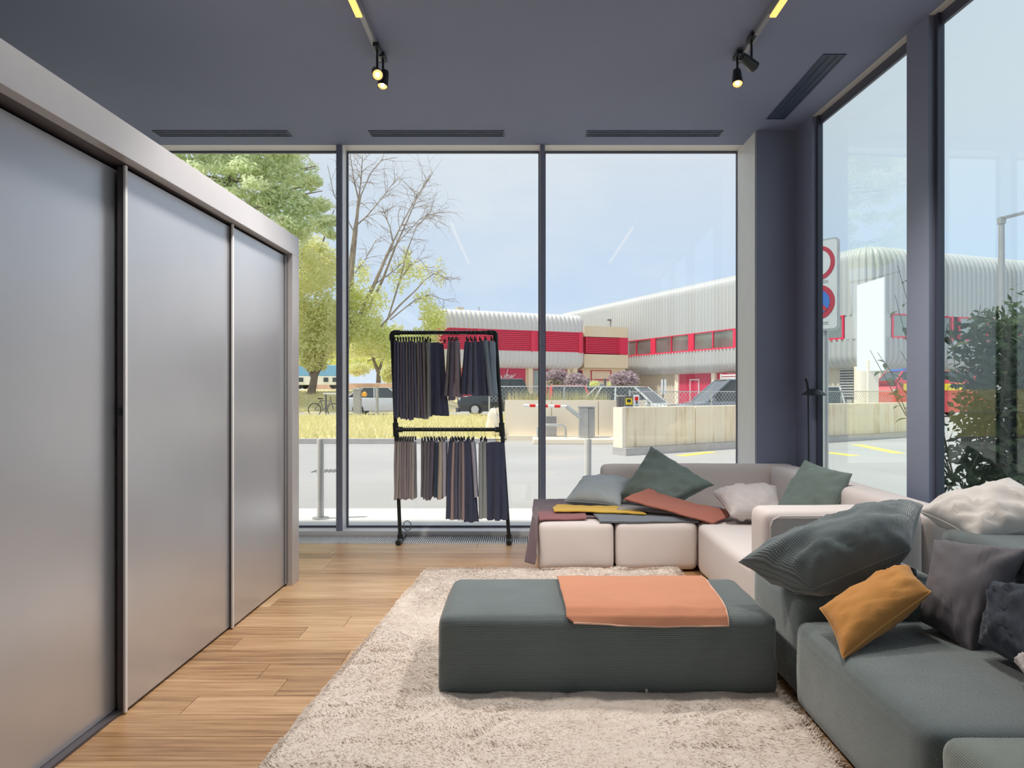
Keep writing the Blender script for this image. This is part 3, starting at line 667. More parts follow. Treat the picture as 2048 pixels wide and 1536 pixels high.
cloth('rust red wool fabric folded across the pale sofa seat', [
    [P(1302,975,5.52), P(1345,996,5.44), P(1398,1010,5.36), P(1462,1022,5.28)], [P(1275,986,5.38), P(1340,1008,5.30), P(1398,1022,5.24), P(1458,1034,5.19)],
    [P(1248,998,5.26), P(1330,1020,5.18), P(1390,1037,5.13), P(1425,1047,5.10)]], M['rust'], thick=.014, seed=8, amp=.006)
cloth('steel blue fabric lying flat between sage cushion and rust fabric', [
    [(1.20, 5.80, .392), (1.42, 5.75, .392), (1.58, 5.66, .390)], [(1.20, 5.60, .396), (1.42, 5.52, .396), (1.62, 5.42, .392)]], M['bluegrey'], thick=.010, seed=9)
# ------------------------------------------------------------------ clothes rack with fabric swatches
RYc = 6.14
def RX(px): return (px - CX) * RYc / F
def RZ(py): return H - (py - CY) * RYc / F
ZT, ZM = 1.843, .993
rk = empty('clothes_rack', (-.62, RYc, 0)); tag(rk, 'black pipe clothes rack with two rails in front of the window', 'rack')
def post(side, z):      # the rack leans a little to one side
    a = (-1.093, -1.168) if side < 0 else (-.138, -.258); return Vector((lerp(a[0], a[1], z/ZT), RYc, z))
for s in (-1, 1):
    MB().tube([post(s, .05), post(s, ZM), post(s, ZT-.02)], .0165, 12).build('post', M['black'], rk, smooth=60)
    x = post(s, 0).x
    MB().tube([(x, 6.06, .022), (x, 6.38, .022)], .0165, 12).build('foot', M['black'], rk, smooth=60)
    MB().tube([(x, 6.085, .022), (x, 6.025, .022)], .024, 12).build('end_cap', M['black'], rk, smooth=60)
    MB().tube([(x, 6.095, .022), (x, 6.135, .022)], .019, 12).build('sleeve', M['galv'], rk, smooth=60)
    m = MB(); m.tube([post(s, .012), post(s, .075)], .025, 12); m.build('fitting', M['black'], rk, smooth=60)
    m = MB(); m.tube([post(s, ZM-.06), post(s, ZM+.06)], .025, 12); p = post(s, ZM); m.tube([p, p + Vector((-s*.06, 0, 0))], .024, 12); m.build('fitting', M['black'], rk, smooth=60)
    p = post(s, ZT); m = MB(); m.tube([p - Vector((0,0,.07)), p - Vector((0,0,.02)), p + Vector((-s*.007,0,-.006)), p + Vector((-s*.02,0,.0)), p + Vector((-s*.07,0,0))], .023, 12); m.build('fitting', M['black'], rk, smooth=60)
MB().tube([post(-1, ZM) + Vector((.05,0,0)), post(1, ZM) - Vector((.05,0,0))], .0165, 12).build('rail', M['black'], rk, smooth=60)
MB().tube([post(-1, ZT) + Vector((.06,0,0)), post(1, ZT) - Vector((.06,0,0))], .0165, 12).build('rail', M['black'], rk, smooth=60)
cb = MB().tube([(-1.075 + .035*math.cos(q/12*2*math.pi), 6.395 + .006*q/12, .10 + .045*math.sin(q/12*2*math.pi)) for q in range(13)], .004, 6).build('coiled_cable', M['grey_dark'], smooth=60)
tag(cb, 'small loop of grey cable behind the foot of the clothes rack', 'cable')

FC = {'slate': (.20,.215,.30), 'plum': (.24,.21,.265), 'ink': (.125,.14,.215), 'umber': (.33,.29,.29), 'navy': (.12,.135,.21), 'teal': (.075,.115,.16),
      'taupe': (.56,.48,.44), 'stone': (.68,.62,.56), 'mauve': (.46,.38,.41), 'steel': (.42,.52,.58), 'sand': (.78,.68,.54), 'lilac': (.74,.71,.78),
      'sage': (.56,.60,.57), 'rose': (.64,.49,.47), 'graphite': (.27,.255,.28), 'olive': (.42,.42,.36)}
FM = {k: fabric(k + '_swatch_cloth', (v[0]*.78, v[1]*.83, v[2]*.92), .08, 300, .2, .3, 9) for k, v in FC.items()}
ORD = ['first', 'second', 'third', 'fourth', 'fifth', 'sixth', 'seventh', 'eighth', 'ninth', 'tenth', 'eleventh', 'twelfth', 'thirteenth', 'fourteenth', 'fifteenth', 'sixteenth', 'seventeenth', 'eighteenth', 'nineteenth', 'twentieth', 'twenty-first', 'twenty-second', 'twenty-third', 'twenty-fourth', 'twenty-fifth', 'twenty-sixth']
def swatch(t0, t1, b0, b1, ytop, ybot, colr, depth, seed, label, group):
    """a cloth folded over its hanger: closed loop in plan, swept down and flaring"""
    yc = RYc - (.06 if b1 > 1000 else 0); m = MB(); n, nz_ = 26, 14
    zt, zb = RZ(ytop), RZ(ybot); k_ = (yc - depth*.5)/RYc
    X0, X1, x0, x1 = [(q - CX)*(yc - depth*.45)/F for q in (t0, t1, b0, b1)]
    for j in range(nz_+1):
        v = j/nz_; e_ = v**.85; xa, xb = lerp(X0, x0, e_), lerp(X1, x1, e_); cx_, hw = (xa+xb)/2, max(.004, (xb-xa)/2)
        dd = depth*(1 + .10*v)/2
        for i in range(n):
            a = 2*math.pi*i/n; ca, sa = math.cos(a), math.sin(a)
            sx = math.copysign(abs(ca)**.75, ca); sy = math.copysign(abs(sa)**.6, sa)
            wv = (.14 + .22*v)*hw*math.sin(5*a + seed*1.7 + v*1.2) if hw > .03 else .25*hw*nf(seed*2.3, a*1.5, v*1.5)
            bend = .008*nf(seed*1.3, v*1.8, 5)*v + .006*nf(seed, sy*2 + v, 2)
            z = lerp(zt, zb, v) - (.014*nf(seed*3.3, a*2.2, 1) + (.012*nf(seed, a*7, 3)) if j == nz_ else 0) - (.010*(abs(ca))**2 if j == 0 else 0)
            m.v.append((cx_ + sx*hw + wv*ca + bend, yc + sy*dd + (wv*sa if hw > .03 else 0), z))
    for j in range(nz_):
        for i in range(n):
            i2 = (i+1) % n; m.f.append((j*n+i, j*n+i2, (j+1)*n+i2, (j+1)*n+i))
    m.f.append(tuple(range(n)));
    ob = m.build('fabric_swatch', FM[colr], smooth=50); tag(ob, label, 'swatch', group)
    return (X0+X1)/2, zt
hang0 = None
def hanger(x, zrail, ztop, wide, rail, what):
    """thin wire hanger: hook over the rail, bar, two clips holding the cloth"""
    global hang0
    lab = 'wire clip hanger holding the ' + what
    key = (rail, wide)
    if key in HANG: o = dup(HANG[key], (x, RYc, zrail)); o['label'] = lab; return o
    e_ = empty('clip_hanger', (x, RYc, zrail)); tag(e_, lab, 'hanger', 'clip hangers on the %s rail' % rail); HANG[key] = e_
    zb = ztop - zrail + .018; pts = [(.0, .024*math.cos(q), .004 + .024*math.sin(q)) for q in [R(a) for a in (-30, 0, 40, 80, 120, 160, 195)]][::-1]
    pts = pts + [(0, .010, -.022), (0, 0, zb + .01), (0, 0, zb)]
    MB().tube(pts, .0016, 6).build('hook', M['galv'], e_, local=True, smooth=60)
    ax = Vector((1, .25, 0)) if wide else Vector((0, 1, 0)); L_ = .10
    ax.normalize()
    MB().tube([ax*-L_ + Vector((0,0,zb)), ax*L_ + Vector((0,0,zb))], .0022, 6).build('bar', M['black'], e_, local=True, smooth=60)
    for s in (-1, 1):
        c = ax*(s*L_*.8) + Vector((0,0,zb-.008)); MB().obox(c, .012, .014, .034).build('clip', M['black'], e_, local=True)
    return e_
HANG = {}
def run(rail, items, ytop):
    zr = ZT if rail == 'upper' else ZM; cnt = {}
    tot = {}
    for it in items: tot[it[5]] = tot.get(it[5], 0) + 1
    for k, (t0, t1, b0, b1, yb, colr) in enumerate(items):
        i = cnt.get(colr, 0); cnt[colr] = i + 1
        wide = (b1 - b0) > 24
        nm = '%s fabric swatch' % colr + (', broad side shown,' if wide else '')
        lab = ('%s %s on the %s rail counted from the wardrobe' % (ORD[i], nm, rail)) if tot[colr] > 1 else ('only %s on the %s rail of the rack' % (nm, rail))
        x, z = swatch(t0, t1, b0, b1, ytop + (k*7 % 5), yb, colr, .05 if wide else .16, k + (0 if rail == 'upper' else 40), lab, 'fabric swatches on the %s rail' % rail)
        hanger(x, zr, z, wide, rail, lab.replace(', broad side shown,', '').replace(' counted from the wardrobe', '').replace(' of the rack', ''))
up = []
cols = ['ink', 'slate', 'plum', 'slate', 'graphite', 'slate', 'plum', 'slate', 'umber', 'plum', 'umber']
for k, cn in enumerate(cols): up.append((787+k*5.6, 793+k*5.6, 786.5+k*6.0, 793.5+k*6.0, 834 + (k*13 % 6), cn))
up += [(853, 859, 852.5, 860, 832, 'olive'), (857, 884, 857, 893, 831, 'navy'), (895, 901, 888, 896, 792, 'umber'), (900, 910, 895, 908, 800, 'plum'), (908, 917, 907, 922, 793, 'mauve'),
       (929, 938, 921, 933, 788, 'ink'), (937, 946, 932, 946, 789, 'slate'), (945, 954, 945, 959, 791, 'slate'), (953, 966, 956, 978, 791, 'ink'), (963, 978, 975, 988, 790, 'steel'), (975, 990, 983, 995, 789, 'steel')]
run('upper', up, 681)
lo = []
for k, cn in enumerate(['taupe', 'stone', 'taupe', 'mauve', 'taupe', 'mauve', 'taupe', 'stone']): lo.append((788+k*4.9, 794+k*5.0, 786+k*5.1, 793+k*5.2, 997 - (k*7 % 4), cn))
lo += [(841, 848, 841, 848, 992, 'graphite'), (847, 854, 846, 853, 996, 'umber'), (853, 861, 850, 860, 998, 'graphite'), (860, 869, 858, 867, 990, 'plum'),
       (870, 877, 866, 876, 993, 'teal'), (876, 885, 874, 886, 996, 'sand'), (884, 893, 885, 893, 990, 'lilac'),
       (897, 906, 889, 900, 1035, 'navy'), (904, 911, 899, 908, 1036, 'rose'), (910, 917, 907, 916, 1036, 'slate'), (916, 923, 915, 924, 1037, 'graphite'), (922, 929, 923, 931, 1037, 'rose'), (928, 942, 929, 953, 1041, 'navy'), (940, 949, 949, 957, 992, 'lilac'),
       (957, 966, 955, 966, 1035, 'sage'), (965, 973, 964, 977, 1033, 'sage'), (974, 1006, 978, 1010, 1036, 'navy')]
run('lower', lo, 880)

# ------------------------------------------------------------------ black floor lamp in the corner
fl = empty('floor_lamp', (2.325, 5.72, 0)); tag(fl, 'slim black floor lamp with a shallow dome shade by the corner column', 'lamp')
MB().lathe([(.001, 0), (.020, 0), (.020, .02), (.001, .022)], (2.325, 5.72, .0), 20).build('base', M['black'], fl, smooth=40)
MB().tube([(2.325, 5.72, .02), (2.318, 5.72, .8), (2.312, 5.72, 1.36)], .0065, 8).build('pole', M['black'], fl, smooth=60)
MB().tube([(2.312, 5.72, 1.34), (2.300, 5.71, 1.40), (2.285, 5.70, 1.43)], .010, 8).build('neck', M['black'], fl, smooth=60)
MB().lathe([(.004, .052), (.030, .048), (.070, .026), (.098, .000), (.096, -.004), (.066, .018), (.01, .04)], (2.335, 5.655, 1.30), 26).build('shade', M['black'], fl, smooth=60)
tr = MB().lathe([(.001, 0), (.085, 0), (.092, .006), (.092, .028), (.086, .028), (.084, .010), (.001, .008)], (1.73, 3.28, .477), 28).build('round_tray', M['black'], smooth=40)
tag(tr, 'small black round tray on the green armrest under the corduroy cushion', 'tray')

# ------------------------------------------------------------------ outdoors: ground
GZ = -.03
MB().box(-90, 90, 6.63, 130, GZ-.3, GZ).build('ground', M['asphalt'], **ST)
MB().box(2.9, 90, -30, 6.63, GZ-.3, GZ).build('ground_side', M['asphalt'], **ST)
MB().box(-40, 2.9, 6.64, 7.85, GZ, .012).build('pavement', M['pavement'], **ST)
MB().box(-40, -.75, 17.75, 17.95, GZ, .10).build('kerb', M['kerb'], **ST)
MB().box(-40, -.62, 17.95, 34, GZ, .09).build('lawn', M['lawn'], **ST)
MB().box(-60, -2.2, 34, 34.3, GZ, .12).build('kerb_far', M['kerb'], **ST)
def hill_z(x, y):
    t_ = min(1, max(0, (y - 42.5)/5)); s_ = min(1, max(0, (-3.5 - x)/4)); t_ = t_*t_*(3-2*t_); return GZ + (1.22*t_ + .25*max(0, min(1, (y-48)/15)))*s_ - .02
MB().grid(lambda u, v: (lerp(-70, 0, u), lerp(42, 95, v), hill_z(lerp(-70, 0, u), lerp(42, 95, v))), 40, 40).build('hill', M['lawn'], smooth=180, **ST)
rng = np.random.default_rng(11)
def blades(name, n, x0, x1, y0, y1, zf, h0, h1, mat, wd_=.012, sway=.35):
    x = x0 + (x1-x0)*rng.random(n); y = y0 + (y1-y0)*rng.random(n)**1.3; z = np.array([zf(a, b) for a, b in zip(x, y)]); h = h0 + (h1-h0)*rng.random(n)
    a = rng.random(n)*6.28; c, s = np.cos(a)*wd_, np.sin(a)*wd_; lean = rng.normal(0, sway, (n, 2))*h[:, None]
    A = np.stack([x-c, y-s, z], 1); B = np.stack([x+c, y+s, z], 1); T = np.stack([x+lean[:,0], y+lean[:,1], z+h], 1)
    V = np.stack([A, B, T], 1).reshape(-1, 3); o = raw_mesh(name, V, np.arange(3*n).reshape(-1, 3), mat, None, 'stuff'); return o
g_ = blades('grass', 26000, -22, -.7, 18.0, 33.8, lambda x, y: .085, .06, .26, M['grass'], .02); tag(g_, 'dry yellow green grass of the verge across the street', 'grass')
g_ = blades('weeds', 2600, -.5, 2.35, 19.75, 20.1, lambda x, y: GZ, 1.0, 1.45, M['grass'], .016, .05); tag(g_, 'yellow weeds growing along the top of the far ramp wall', 'grass')
g_ = blades('hill_grass', 9000, -30, -7, 43, 49, hill_z, .05, .2, M['grass'], .03); tag(g_, 'dry grass on the bank behind the silver car', 'grass')
for k, (a, b, wd_) in enumerate([((1360, 912), (1425, 904), .12), ((1480, 908), (1560, 900), .12), ((1655, 905), (1712, 912), .14), ((1712, 889), (1800, 907), .14)]):
    A, B = G(*a, GZ), G(*b, GZ); d = (B - A).normalized(); n_ = Vector((-d.y, d.x, 0))*wd_
    o = MB().add([A-n_, B-n_, B+n_, A+n_, A-n_+Vector((0,0,.004)), B-n_+Vector((0,0,.004)), B+n_+Vector((0,0,.004)), A+n_+Vector((0,0,.004))], [(0,3,2,1),(4,5,6,7),(0,1,5,4),(1,2,6,5),(2,3,7,6),(3,0,4,7)]).build('parking_line', M['line'], **ST)
# drain grate in the road
dg = empty('drain_grate', G(660, 942, GZ)); tag(dg, 'small slotted drain grate in the asphalt beside the pale bollard', 'grate'); p = G(660, 942, GZ)
m = MB()
for k in range(8): m.box(p.x-.26+k*.07, p.x-.23+k*.07, p.y-.2, p.y+.2, GZ, GZ+.008)
m.build('bars', M['grey_dark'], dg)
# bollards
def bollard(x, y, label):
    e_ = empty('bollard', (x, y, .012)); tag(e_, label, 'bollard')
    MB().lathe([(.001,0),(.036,0),(.036,.815),(.030,.825),(.001,.826)], (x,y,.012), 18).build('post', M['bollard'], e_, smooth=40)
    MB().lathe([(.001,0),(.085,0),(.085,.012),(.001,.014)], (x,y,.012), 18).build('base_plate', M['galv'], e_, smooth=40)
bollard(*G(641, 1037, .012).xy, 'steel bollard on the pavement outside, near the wardrobe end'); bollard(*G(1176, 1037, .012).xy, 'steel bollard on the pavement outside, behind the pale sofa')

# ------------------------------------------------------------------ ramp walls, barrier, ticket pillar
rw_ = empty('ramp_wall', (1, 19.2, GZ)); tag(rw_, 'smooth cream concrete wall behind the car park barrier', 'wall')
for k in range(3): a = lerp(-.55, 3.3, k/3); b = lerp(-.55, 3.3, (k+1)/3) - .015; MB().box(a, b, 19.15, 19.35, GZ, 1.06).build('panel', M['concrete_pale'], rw_)
MB().box(-.5, 3.4, 18.96, 19.14, GZ, .10).build('kerb', M['concrete_pale'], rw_)
A0, A1 = Vector((2.12, 14.7, 0)), Vector((11.5, 20.6, 0)); D = (A1 - A0).normalized(); Nn = Vector((D.y, -D.x, 0))
def alongwall(m, s0, s1, o0, o1, z0, z1):
    q = [A0 + D*s + Nn*o for s, o in ((s0, o0), (s1, o0), (s1, o1), (s0, o1))]; return m.prism([(v.x, v.y) for v in q], z0, z1, 'z')
nw = empty('retaining_wall', (A0.x, A0.y, GZ)); tag(nw, 'stained board marked concrete wall with a grey plinth across the street', 'wall')
L_ = (A1-A0).length; cuts = [0, 2.05, 4.2, 6.6, 9.0, L_]
for a, b in zip(cuts[:-1], cuts[1:]): alongwall(MB(), a, b-.02, 0, -.28, .13, .975).build('panel', M['concrete'], nw, bevel=.006)
alongwall(MB(), -.12, L_, .14, -.3, GZ, .128).build('plinth', M['kerb'], nw)
alongwall(MB(), -.10, -.005, .0, -.30, .128, .975).build('end_post', M['concrete_pale'], nw)
tp = empty('ticket_pillar', (2.62, 18.6, GZ)); tag(tp, 'dark grey ticket pillar with a pale sign board at the end of the concrete wall', 'pillar')
for k in range(3): MB().box(2.455+k*.072, 2.52+k*.072, 18.5, 18.8, .10, 1.16).build('slat', M['grey_dark'], tp)
MB().box(2.445, 2.70, 18.51, 18.82, 1.162, 1.20).build('cap', M['kerb'], tp); MB().box(2.445, 2.70, 18.49, 18.82, .0, .098).build('foot', M['kerb'], tp)
sg = empty('intercom_sign', (2.25, 14.66, .99)); tag(sg, 'grey intercom board with yellow framed screen and white card on the wall end', 'sign')
MB().box(2.075, 2.25, 14.60, 14.66, 1.0, 1.215).build('board', M['grey_dark'], sg); MB().box(2.10, 2.235, 14.588, 14.599, 1.035, 1.165).build('frame', M['hivis'], sg)
MB().box(2.125, 2.205, 14.582, 14.587, 1.085, 1.145).build('screen', M['dark_pane'], sg); MB().box(2.07, 2.26, 14.60, 14.67, .978, .998).build('shelf', M['white'], sg)
MB().box(2.262, 2.385, 14.60, 14.63, .99, 1.24).build('card', M['white'], sg); MB().box(2.29, 2.36, 14.592, 14.599, 1.12, 1.20).build('emblem', M['tail'], sg); MB().box(2.305, 2.35, 14.592, 14.599, 1.05, 1.11).build('emblem_foot', M['grey_dark'], sg); MB().box(2.295, 2.36, 14.592, 14.599, 1.01, 1.022).build('text_bar', M['grey_dark'], sg)
p = P(1173, 815, 18.2); bz = p.z
bg_ = empty('barrier_gate', (p.x, 18.2, GZ)); tag(bg_, 'grey car park barrier with a bent arm and red striped pole', 'barrier')
MB().box(p.x-.20, p.x+.03, 18.0, 18.4, GZ, bz).build('cabinet', M['galv'], bg_, bevel=.01); MB().box(p.x+.032, p.x+.20, 18.02, 18.38, GZ, bz-.01).build('cabinet_side', M['grey_box'], bg_, bevel=.01)
MB().box(p.x-.22, p.x+.21, 17.98, 18.42, bz, bz+.03).build('lid', M['grey_box'], bg_)
q0, q1, q2 = P(1160, 835, 17.95), P(1133, 813, 17.95), P(1046, 811, 17.95)
MB().tube([q0, q1], .055, 8).build('arm', M['galv'], bg_); 
for k in range(7):
    a, b = q1.lerp(q2, k/7), q1.lerp(q2, (k+.93)/7); MB().tube([a, b], .038, 8).build('pole_segment', M['tail'] if k % 2 else M['white'], bg_, smooth=60)
p = P(1103, 832, 18.8); gb = empty('control_box', (p.x, 18.8, GZ)); tag(gb, 'grey louvred control box standing behind the hoop rail', 'box')
MB().box(p.x-.15, p.x+.13, 18.62, 18.93, GZ, p.z-.19).build('body', M['grey_box'], gb, bevel=.01)
for k in range(6): MB().box(p.x-.15, p.x+.13, 18.63, 18.95, p.z-.185+k*.032, p.z-.185+k*.032+.024).build('louvre', M['grey_box'], gb)
a, b = P(1076, 850, 18.3), P(1131, 850, 18.3)
hp = MB().tube([(a.x, 18.3, GZ), (a.x, 18.3, a.z-.06), (a.x+.06, 18.3, a.z), (b.x-.09, 18.3, b.z), (b.x-.02, 18.3, b.z-.06), (b.x, 18.3, b.z-.16), (b.x, 18.3, GZ)], .035, 10).build('hoop_rail', M['galv'], smooth=60)
tag(hp, 'bent galvanised hoop rail protecting the control box', 'rail')
MB().box(.2, 2.45, 17.7, 18.58, GZ, .10).build('kerb_island', M['concrete_pale'], bevel=.02, **ST)
m = MB()
rkk = m.grid(lambda u, v: tuple(Vector((-.84, 19.2, .35)) + Vector((math.cos(u*6.283)*math.sin(v*math.pi)*.22, math.sin(u*6.283)*math.sin(v*math.pi)*.25, -math.cos(v*math.pi)*.38)) * (1 + .6*nf(math.cos(u*6.283)*2.4, math.sin(u*6.283)*1.7, v*3))), 20, 12).build('boulder', M['concrete_pale'], smooth=60)
tag(rkk, 'pale boulder at the end of the ramp wall beside the grass', 'boulder')

def chain_fence(pts, z0, z1, label, pitch=.115):
    pts = [Vector((*p_, 0)) for p_ in pts]; e_ = empty('chain_link_fence', (*pts[0].xy, z0)); tag(e_, label, 'fence')
    V, Q = [], []; hw = .0065; hgt = z1-z0
    for a, b in zip(pts[:-1], pts[1:]):
        d = (b-a).normalized(); ln_ = (b-a).length; k = -hgt
        while k < ln_:
            for sg_ in (1, -1):
                s0, s1, za, zb = k, k+hgt, z0, z1
                if sg_ < 0: za, zb = z1, z0
                t0, t1 = max(0, -s0/hgt), min(1, (ln_-s0)/hgt)
                if t1 - t0 > .02:
                    p0 = a + d*(s0+hgt*t0) + Vector((0,0,lerp(za, zb, t0))); p1 = a + d*(s0+hgt*t1) + Vector((0,0,lerp(za, zb, t1)))
                    o = len(V); w_ = Vector((0,0,hw)); V += [p0-w_, p1-w_, p1+w_, p0+w_]; Q.append((o, o+1, o+2, o+3))
            k += pitch
        MB().tube([a + Vector((0,0,z1)), b + Vector((0,0,z1))], .014, 6).build('top_rail', M['galv'], e_)
        n_ = max(1, round(ln_/2.4))
        for i in range(n_): q = a + d*(ln_*i/n_); MB().tube([q + Vector((0,0,z0-.3)), q + Vector((0,0,z1+.04))], .022, 8).build('post', M['galv'], e_)
    raw_mesh('wire_mesh', [tuple(v) for v in V], Q, M['galv'], e_, 'stuff')
chain_fence([(-1.0, 19.6), (3.2, 19.6)], 1.0, 1.44, 'chain link fence above the ramp wall in front of the black pickup')
b0 = A0 + D*.3 - Nn*.35; b1 = A1 - Nn*.35
chain_fence([(b0.x+.2, b0.y+.8), (b1.x, b1.y+.6)], .9, 1.30, 'chain link fence behind the stained concrete wall')

# ------------------------------------------------------------------ industrial buildings
def arc_path(pts, r):           # polyline in plan with its inner corners rounded
    pts = [Vector((*p_, 0)) for p_ in pts]; out = [pts[0]]
    for i in range(1, len(pts)-1):
        a, b, c = pts[i-1], pts[i], pts[i+1]; u = (a-b).normalized()*r; v = (c-b).normalized()*r
        for k in range(9): t_ = k/8; out.append((b+u)*(1-t_)**2 + b*2*t_*(1-t_) + (b+v)*t_**2)
    out.append(pts[-1]); return out
def clad(path, prof, pitch, depth, name, mat, parent):
    """ribbed sheet: vertical profile [(inward offset, z)] swept along a plan path, outward = right-hand side of travel"""
    seg = [(path[i+1]-path[i]).length for i in range(len(path)-1)]; tot = sum(seg); cum = [0]
    for s in seg: cum.append(cum[-1]+s)
    ss = []; k = 0
    while k*pitch < tot:
        for f in (0, .42, .5, .92): ss.append((k*pitch + f*pitch, 0 if f in (0, .42) else depth))
        k += 1
    cols = []
    for s, o in ss:
        if s > tot: s = tot
        i = max(j for j in range(len(seg)) if cum[j] <= s + 1e-9); t_ = (s-cum[i])/seg[i]; p_ = path[i].lerp(path[i+1], t_)
        d0 = (path[min(i+1, len(path)-1)]-path[i]).normalized(); n_ = Vector((d0.y, -d0.x, 0)); cols.append((p_, n_, o))
    V = []; np_ = len(prof)
    for p_, n_, o in cols:
        for off, z in prof: q = p_ - n_*(off + o); V.append((q.x, q.y, z))
    Q = [(i*np_+j, (i+1)*np_+j, (i+1)*np_+j+1, i*np_+j+1) for i in range(len(cols)-1) for j in range(np_-1)]
    return raw_mesh(name, V, Q, mat, parent)
def top_prof(z0, z1, r=.9): return [(0, z0), (0, z1-r)] + [(r - r*math.cos(q), z1 - r + r*math.sin(q)) for q in [R(a) for a in (20, 40, 60, 80, 90)]] + [(r+1.5, z1)]
def bot_prof(z0, z1, r=.8): return [(r+2.0, z0), (r, z0)] + [(r - r*math.sin(q), z0 + r - r*math.cos(q)) for q in [R(a) for a in (20, 40, 60, 80, 90)]] + [(0, z1)]
class Face:
    def __init__(s, a, b): s.a = Vector((*a, 0)); s.b = Vector((*b, 0)); s.L = (s.b-s.a).length; s.d = (s.b-s.a).normalized(); s.n = Vector((s.d.y, -s.d.x, 0))
    def box(s, m, s0, s1, o0, o1, z0, z1):      # o = distance behind the face (positive = inwards)
        q = [s.a + s.d*x - s.n*o for x, o in ((s0,o0),(s1,o0),(s1,o1),(s0,o1))]; return m.prism([(v.x, v.y) for v in q], z0, z1, 'z')
    def pt(s, x, o, z): q = s.a + s.d*x - s.n*o; return Vector((q.x, q.y, z))
    def s_at(s, px):                             # distance along the face at which the sight line of a picture column meets it
        r = (px-CX)/F; den = s.d.x - r*s.d.y; return (r*s.a.y - s.a.x)/den
def window_unit(fc, s0, s1, z0, z1, root, npane, fr, pane, o=.12, fw=.14):
    m = MB(); fc.box(m, s0, s1, o-.1, o+.05, z0, z0+fw); fc.box(m, s0, s1, o-.1, o+.05, z1-fw*.6, z1); fc.box(m, s0, s0+fw, o-.1, o+.05, z0+fw, z1-fw*.6); fc.box(m, s1-fw, s1, o-.1, o+.05, z0+fw, z1-fw*.6)
    wd_ = (s1-s0-2*fw)/npane
    for k in range(1, npane): x = s0+fw+k*wd_; fc.box(m, x-.05, x+.05, o-.1, o+.05, z0+fw, z1-fw*.6)
    f_ = m.build('window_frame', fr, root)
    for k in range(npane):
        a, b = s0+fw+k*wd_+(.05 if k else 0), s0+fw+(k+1)*wd_-(.05 if k < npane-1 else 0)
        fc.box(MB(), a, b, o, o+.03, z0+fw, z1-fw*.6).build('pane', pane, f_)
def shutter(fc, s0, s1, z0, z1, root, mat, pitch=.16):
    m = MB(); fc.box(m, s0, s0+.10, .0, .2, z0, z1); fc.box(m, s1-.10, s1, .0, .2, z0, z1); f_ = m.build('shutter_frame', mat, root)
    m = MB(); z = z0
    while z < z1-.02: fc.box(m, s0+.1, s1-.1, .06, .10, z, z+pitch*.66); z += pitch
    m.build('slats', mat, f_, kind='stuff'); fc.box(MB(), s0+.1, s1-.1, .16, .2, z0, z1).build('backing', M['red_dark'], f_)

# long wing with a rounded corner
W0, W1, W2 = (4.0, 79.9), (20.7, 42.0), (48.0, 52.3)
lw = empty('warehouse_wing', (20.7, 46, GZ)); tag(lw, 'long silver ribbed industrial wing with red framed windows and rounded corner', 'building')
path = arc_path([W0, W1, W2], 1.6)
clad(path, top_prof(6.0, 10.2), .42, .09, 'upper_cladding', M['clad_wing'], lw); clad(path, bot_prof(2.69, 4.55), .42, .09, 'lower_cladding', M['clad_wing'], lw)
fa, fb = Face(W0, W1), Face(W1, W2)
fa.box(MB(), 0, fa.L, .9, 1.1, GZ, 3.0).build('ground_wall', M['sand'], lw); fb.box(MB(), 1, fb.L, .9, 1.1, GZ, 3.0).build('ground_wall', M['sand'], lw)
fa.box(MB(), 0, fa.L-1.2, .3, .5, 4.4, 6.1).build('core_wall', M['grey_dark'], lw); fb.box(MB(), 1.2, fb.L, .3, .5, 4.4, 6.1).build('core_wall', M['grey_dark'], lw)
q = [Vector((*p_, 0)) for p_ in (W0, W1, W2)]; MB().prism([(4.6, 80.3), (20.9, 43.3), (47.6, 53.4), (40, 85), (15, 90)], 10.0, 10.15, 'z').build('roof', M['roof'], lw)
fa.box(MB(), fa.L-1.9, fa.L+.02, .06, .3, 4.5, 6.05).build('corner_panel', M['clad_wing'], lw); fb.box(MB(), -.02, 1.75, .06, .3, 4.5, 6.05).build('corner_panel', M['clad_wing'], lw)
s0 = fa.s_at(1243)
for k in range(5): a = s0 + k*5.52; window_unit(fa, a, min(a+5.05, fa.L-1.95), 4.50, 6.02, lw, 2, M['red'], M['pane'])
for k in range(4): fa.box(MB(), s0 + k*5.52 + 5.06, s0 + (k+1)*5.52 - .01, .02, .2, 4.5, 6.02).build('red_post', M['red'], lw)
for k in range(4): window_unit(fb, 1.8 + k*5.7, 1.8 + k*5.7 + 5.2, 4.50, 6.02, lw, 2, M['red'], M['pane'])
m = MB(); sA, sB = fa.s_at(1228), s0-.05; x = sA
while x < sB: fa.box(m, x, x+.06, .02, .10, 4.5, 6.02); x += .16
m.build('fins', M['grey_dark'], lw, kind='stuff')
a, b = fa.s_at(1340), fa.s_at(1404)
fa.box(MB(), a, b, .82, .895, GZ, 2.7).build('red_panel', M['red_dark'], lw)
dr = fa.box(MB(), fa.s_at(1366), fa.s_at(1382), .78, .815, GZ, 2.15).build('door_panel', M['red_dark'], lw)
m = MB(); a, b = fa.s_at(1366), fa.s_at(1382); fa.box(m, a-.08, a, .74, .81, GZ, 2.25); fa.box(m, b, b+.08, .74, .81, GZ, 2.25); fa.box(m, a, b, .74, .81, 2.16, 2.25); m.build('door_frame', M['white'], lw)
fa.box(MB(), fa.s_at(1418), fa.s_at(1436), .82, .895, GZ, 2.7).build('red_panel', M['red_dark'], lw); shutter(fa, fa.s_at(1440), fa.s_at(1500), 1.2, 2.6, lw, M['clad'], .2)
for px in (1408, 1336): a = fa.s_at(px); fa.box(MB(), a, a+.5, .70, .90, GZ, 2.7).build('pilaster', M['concrete_pale'], lw)
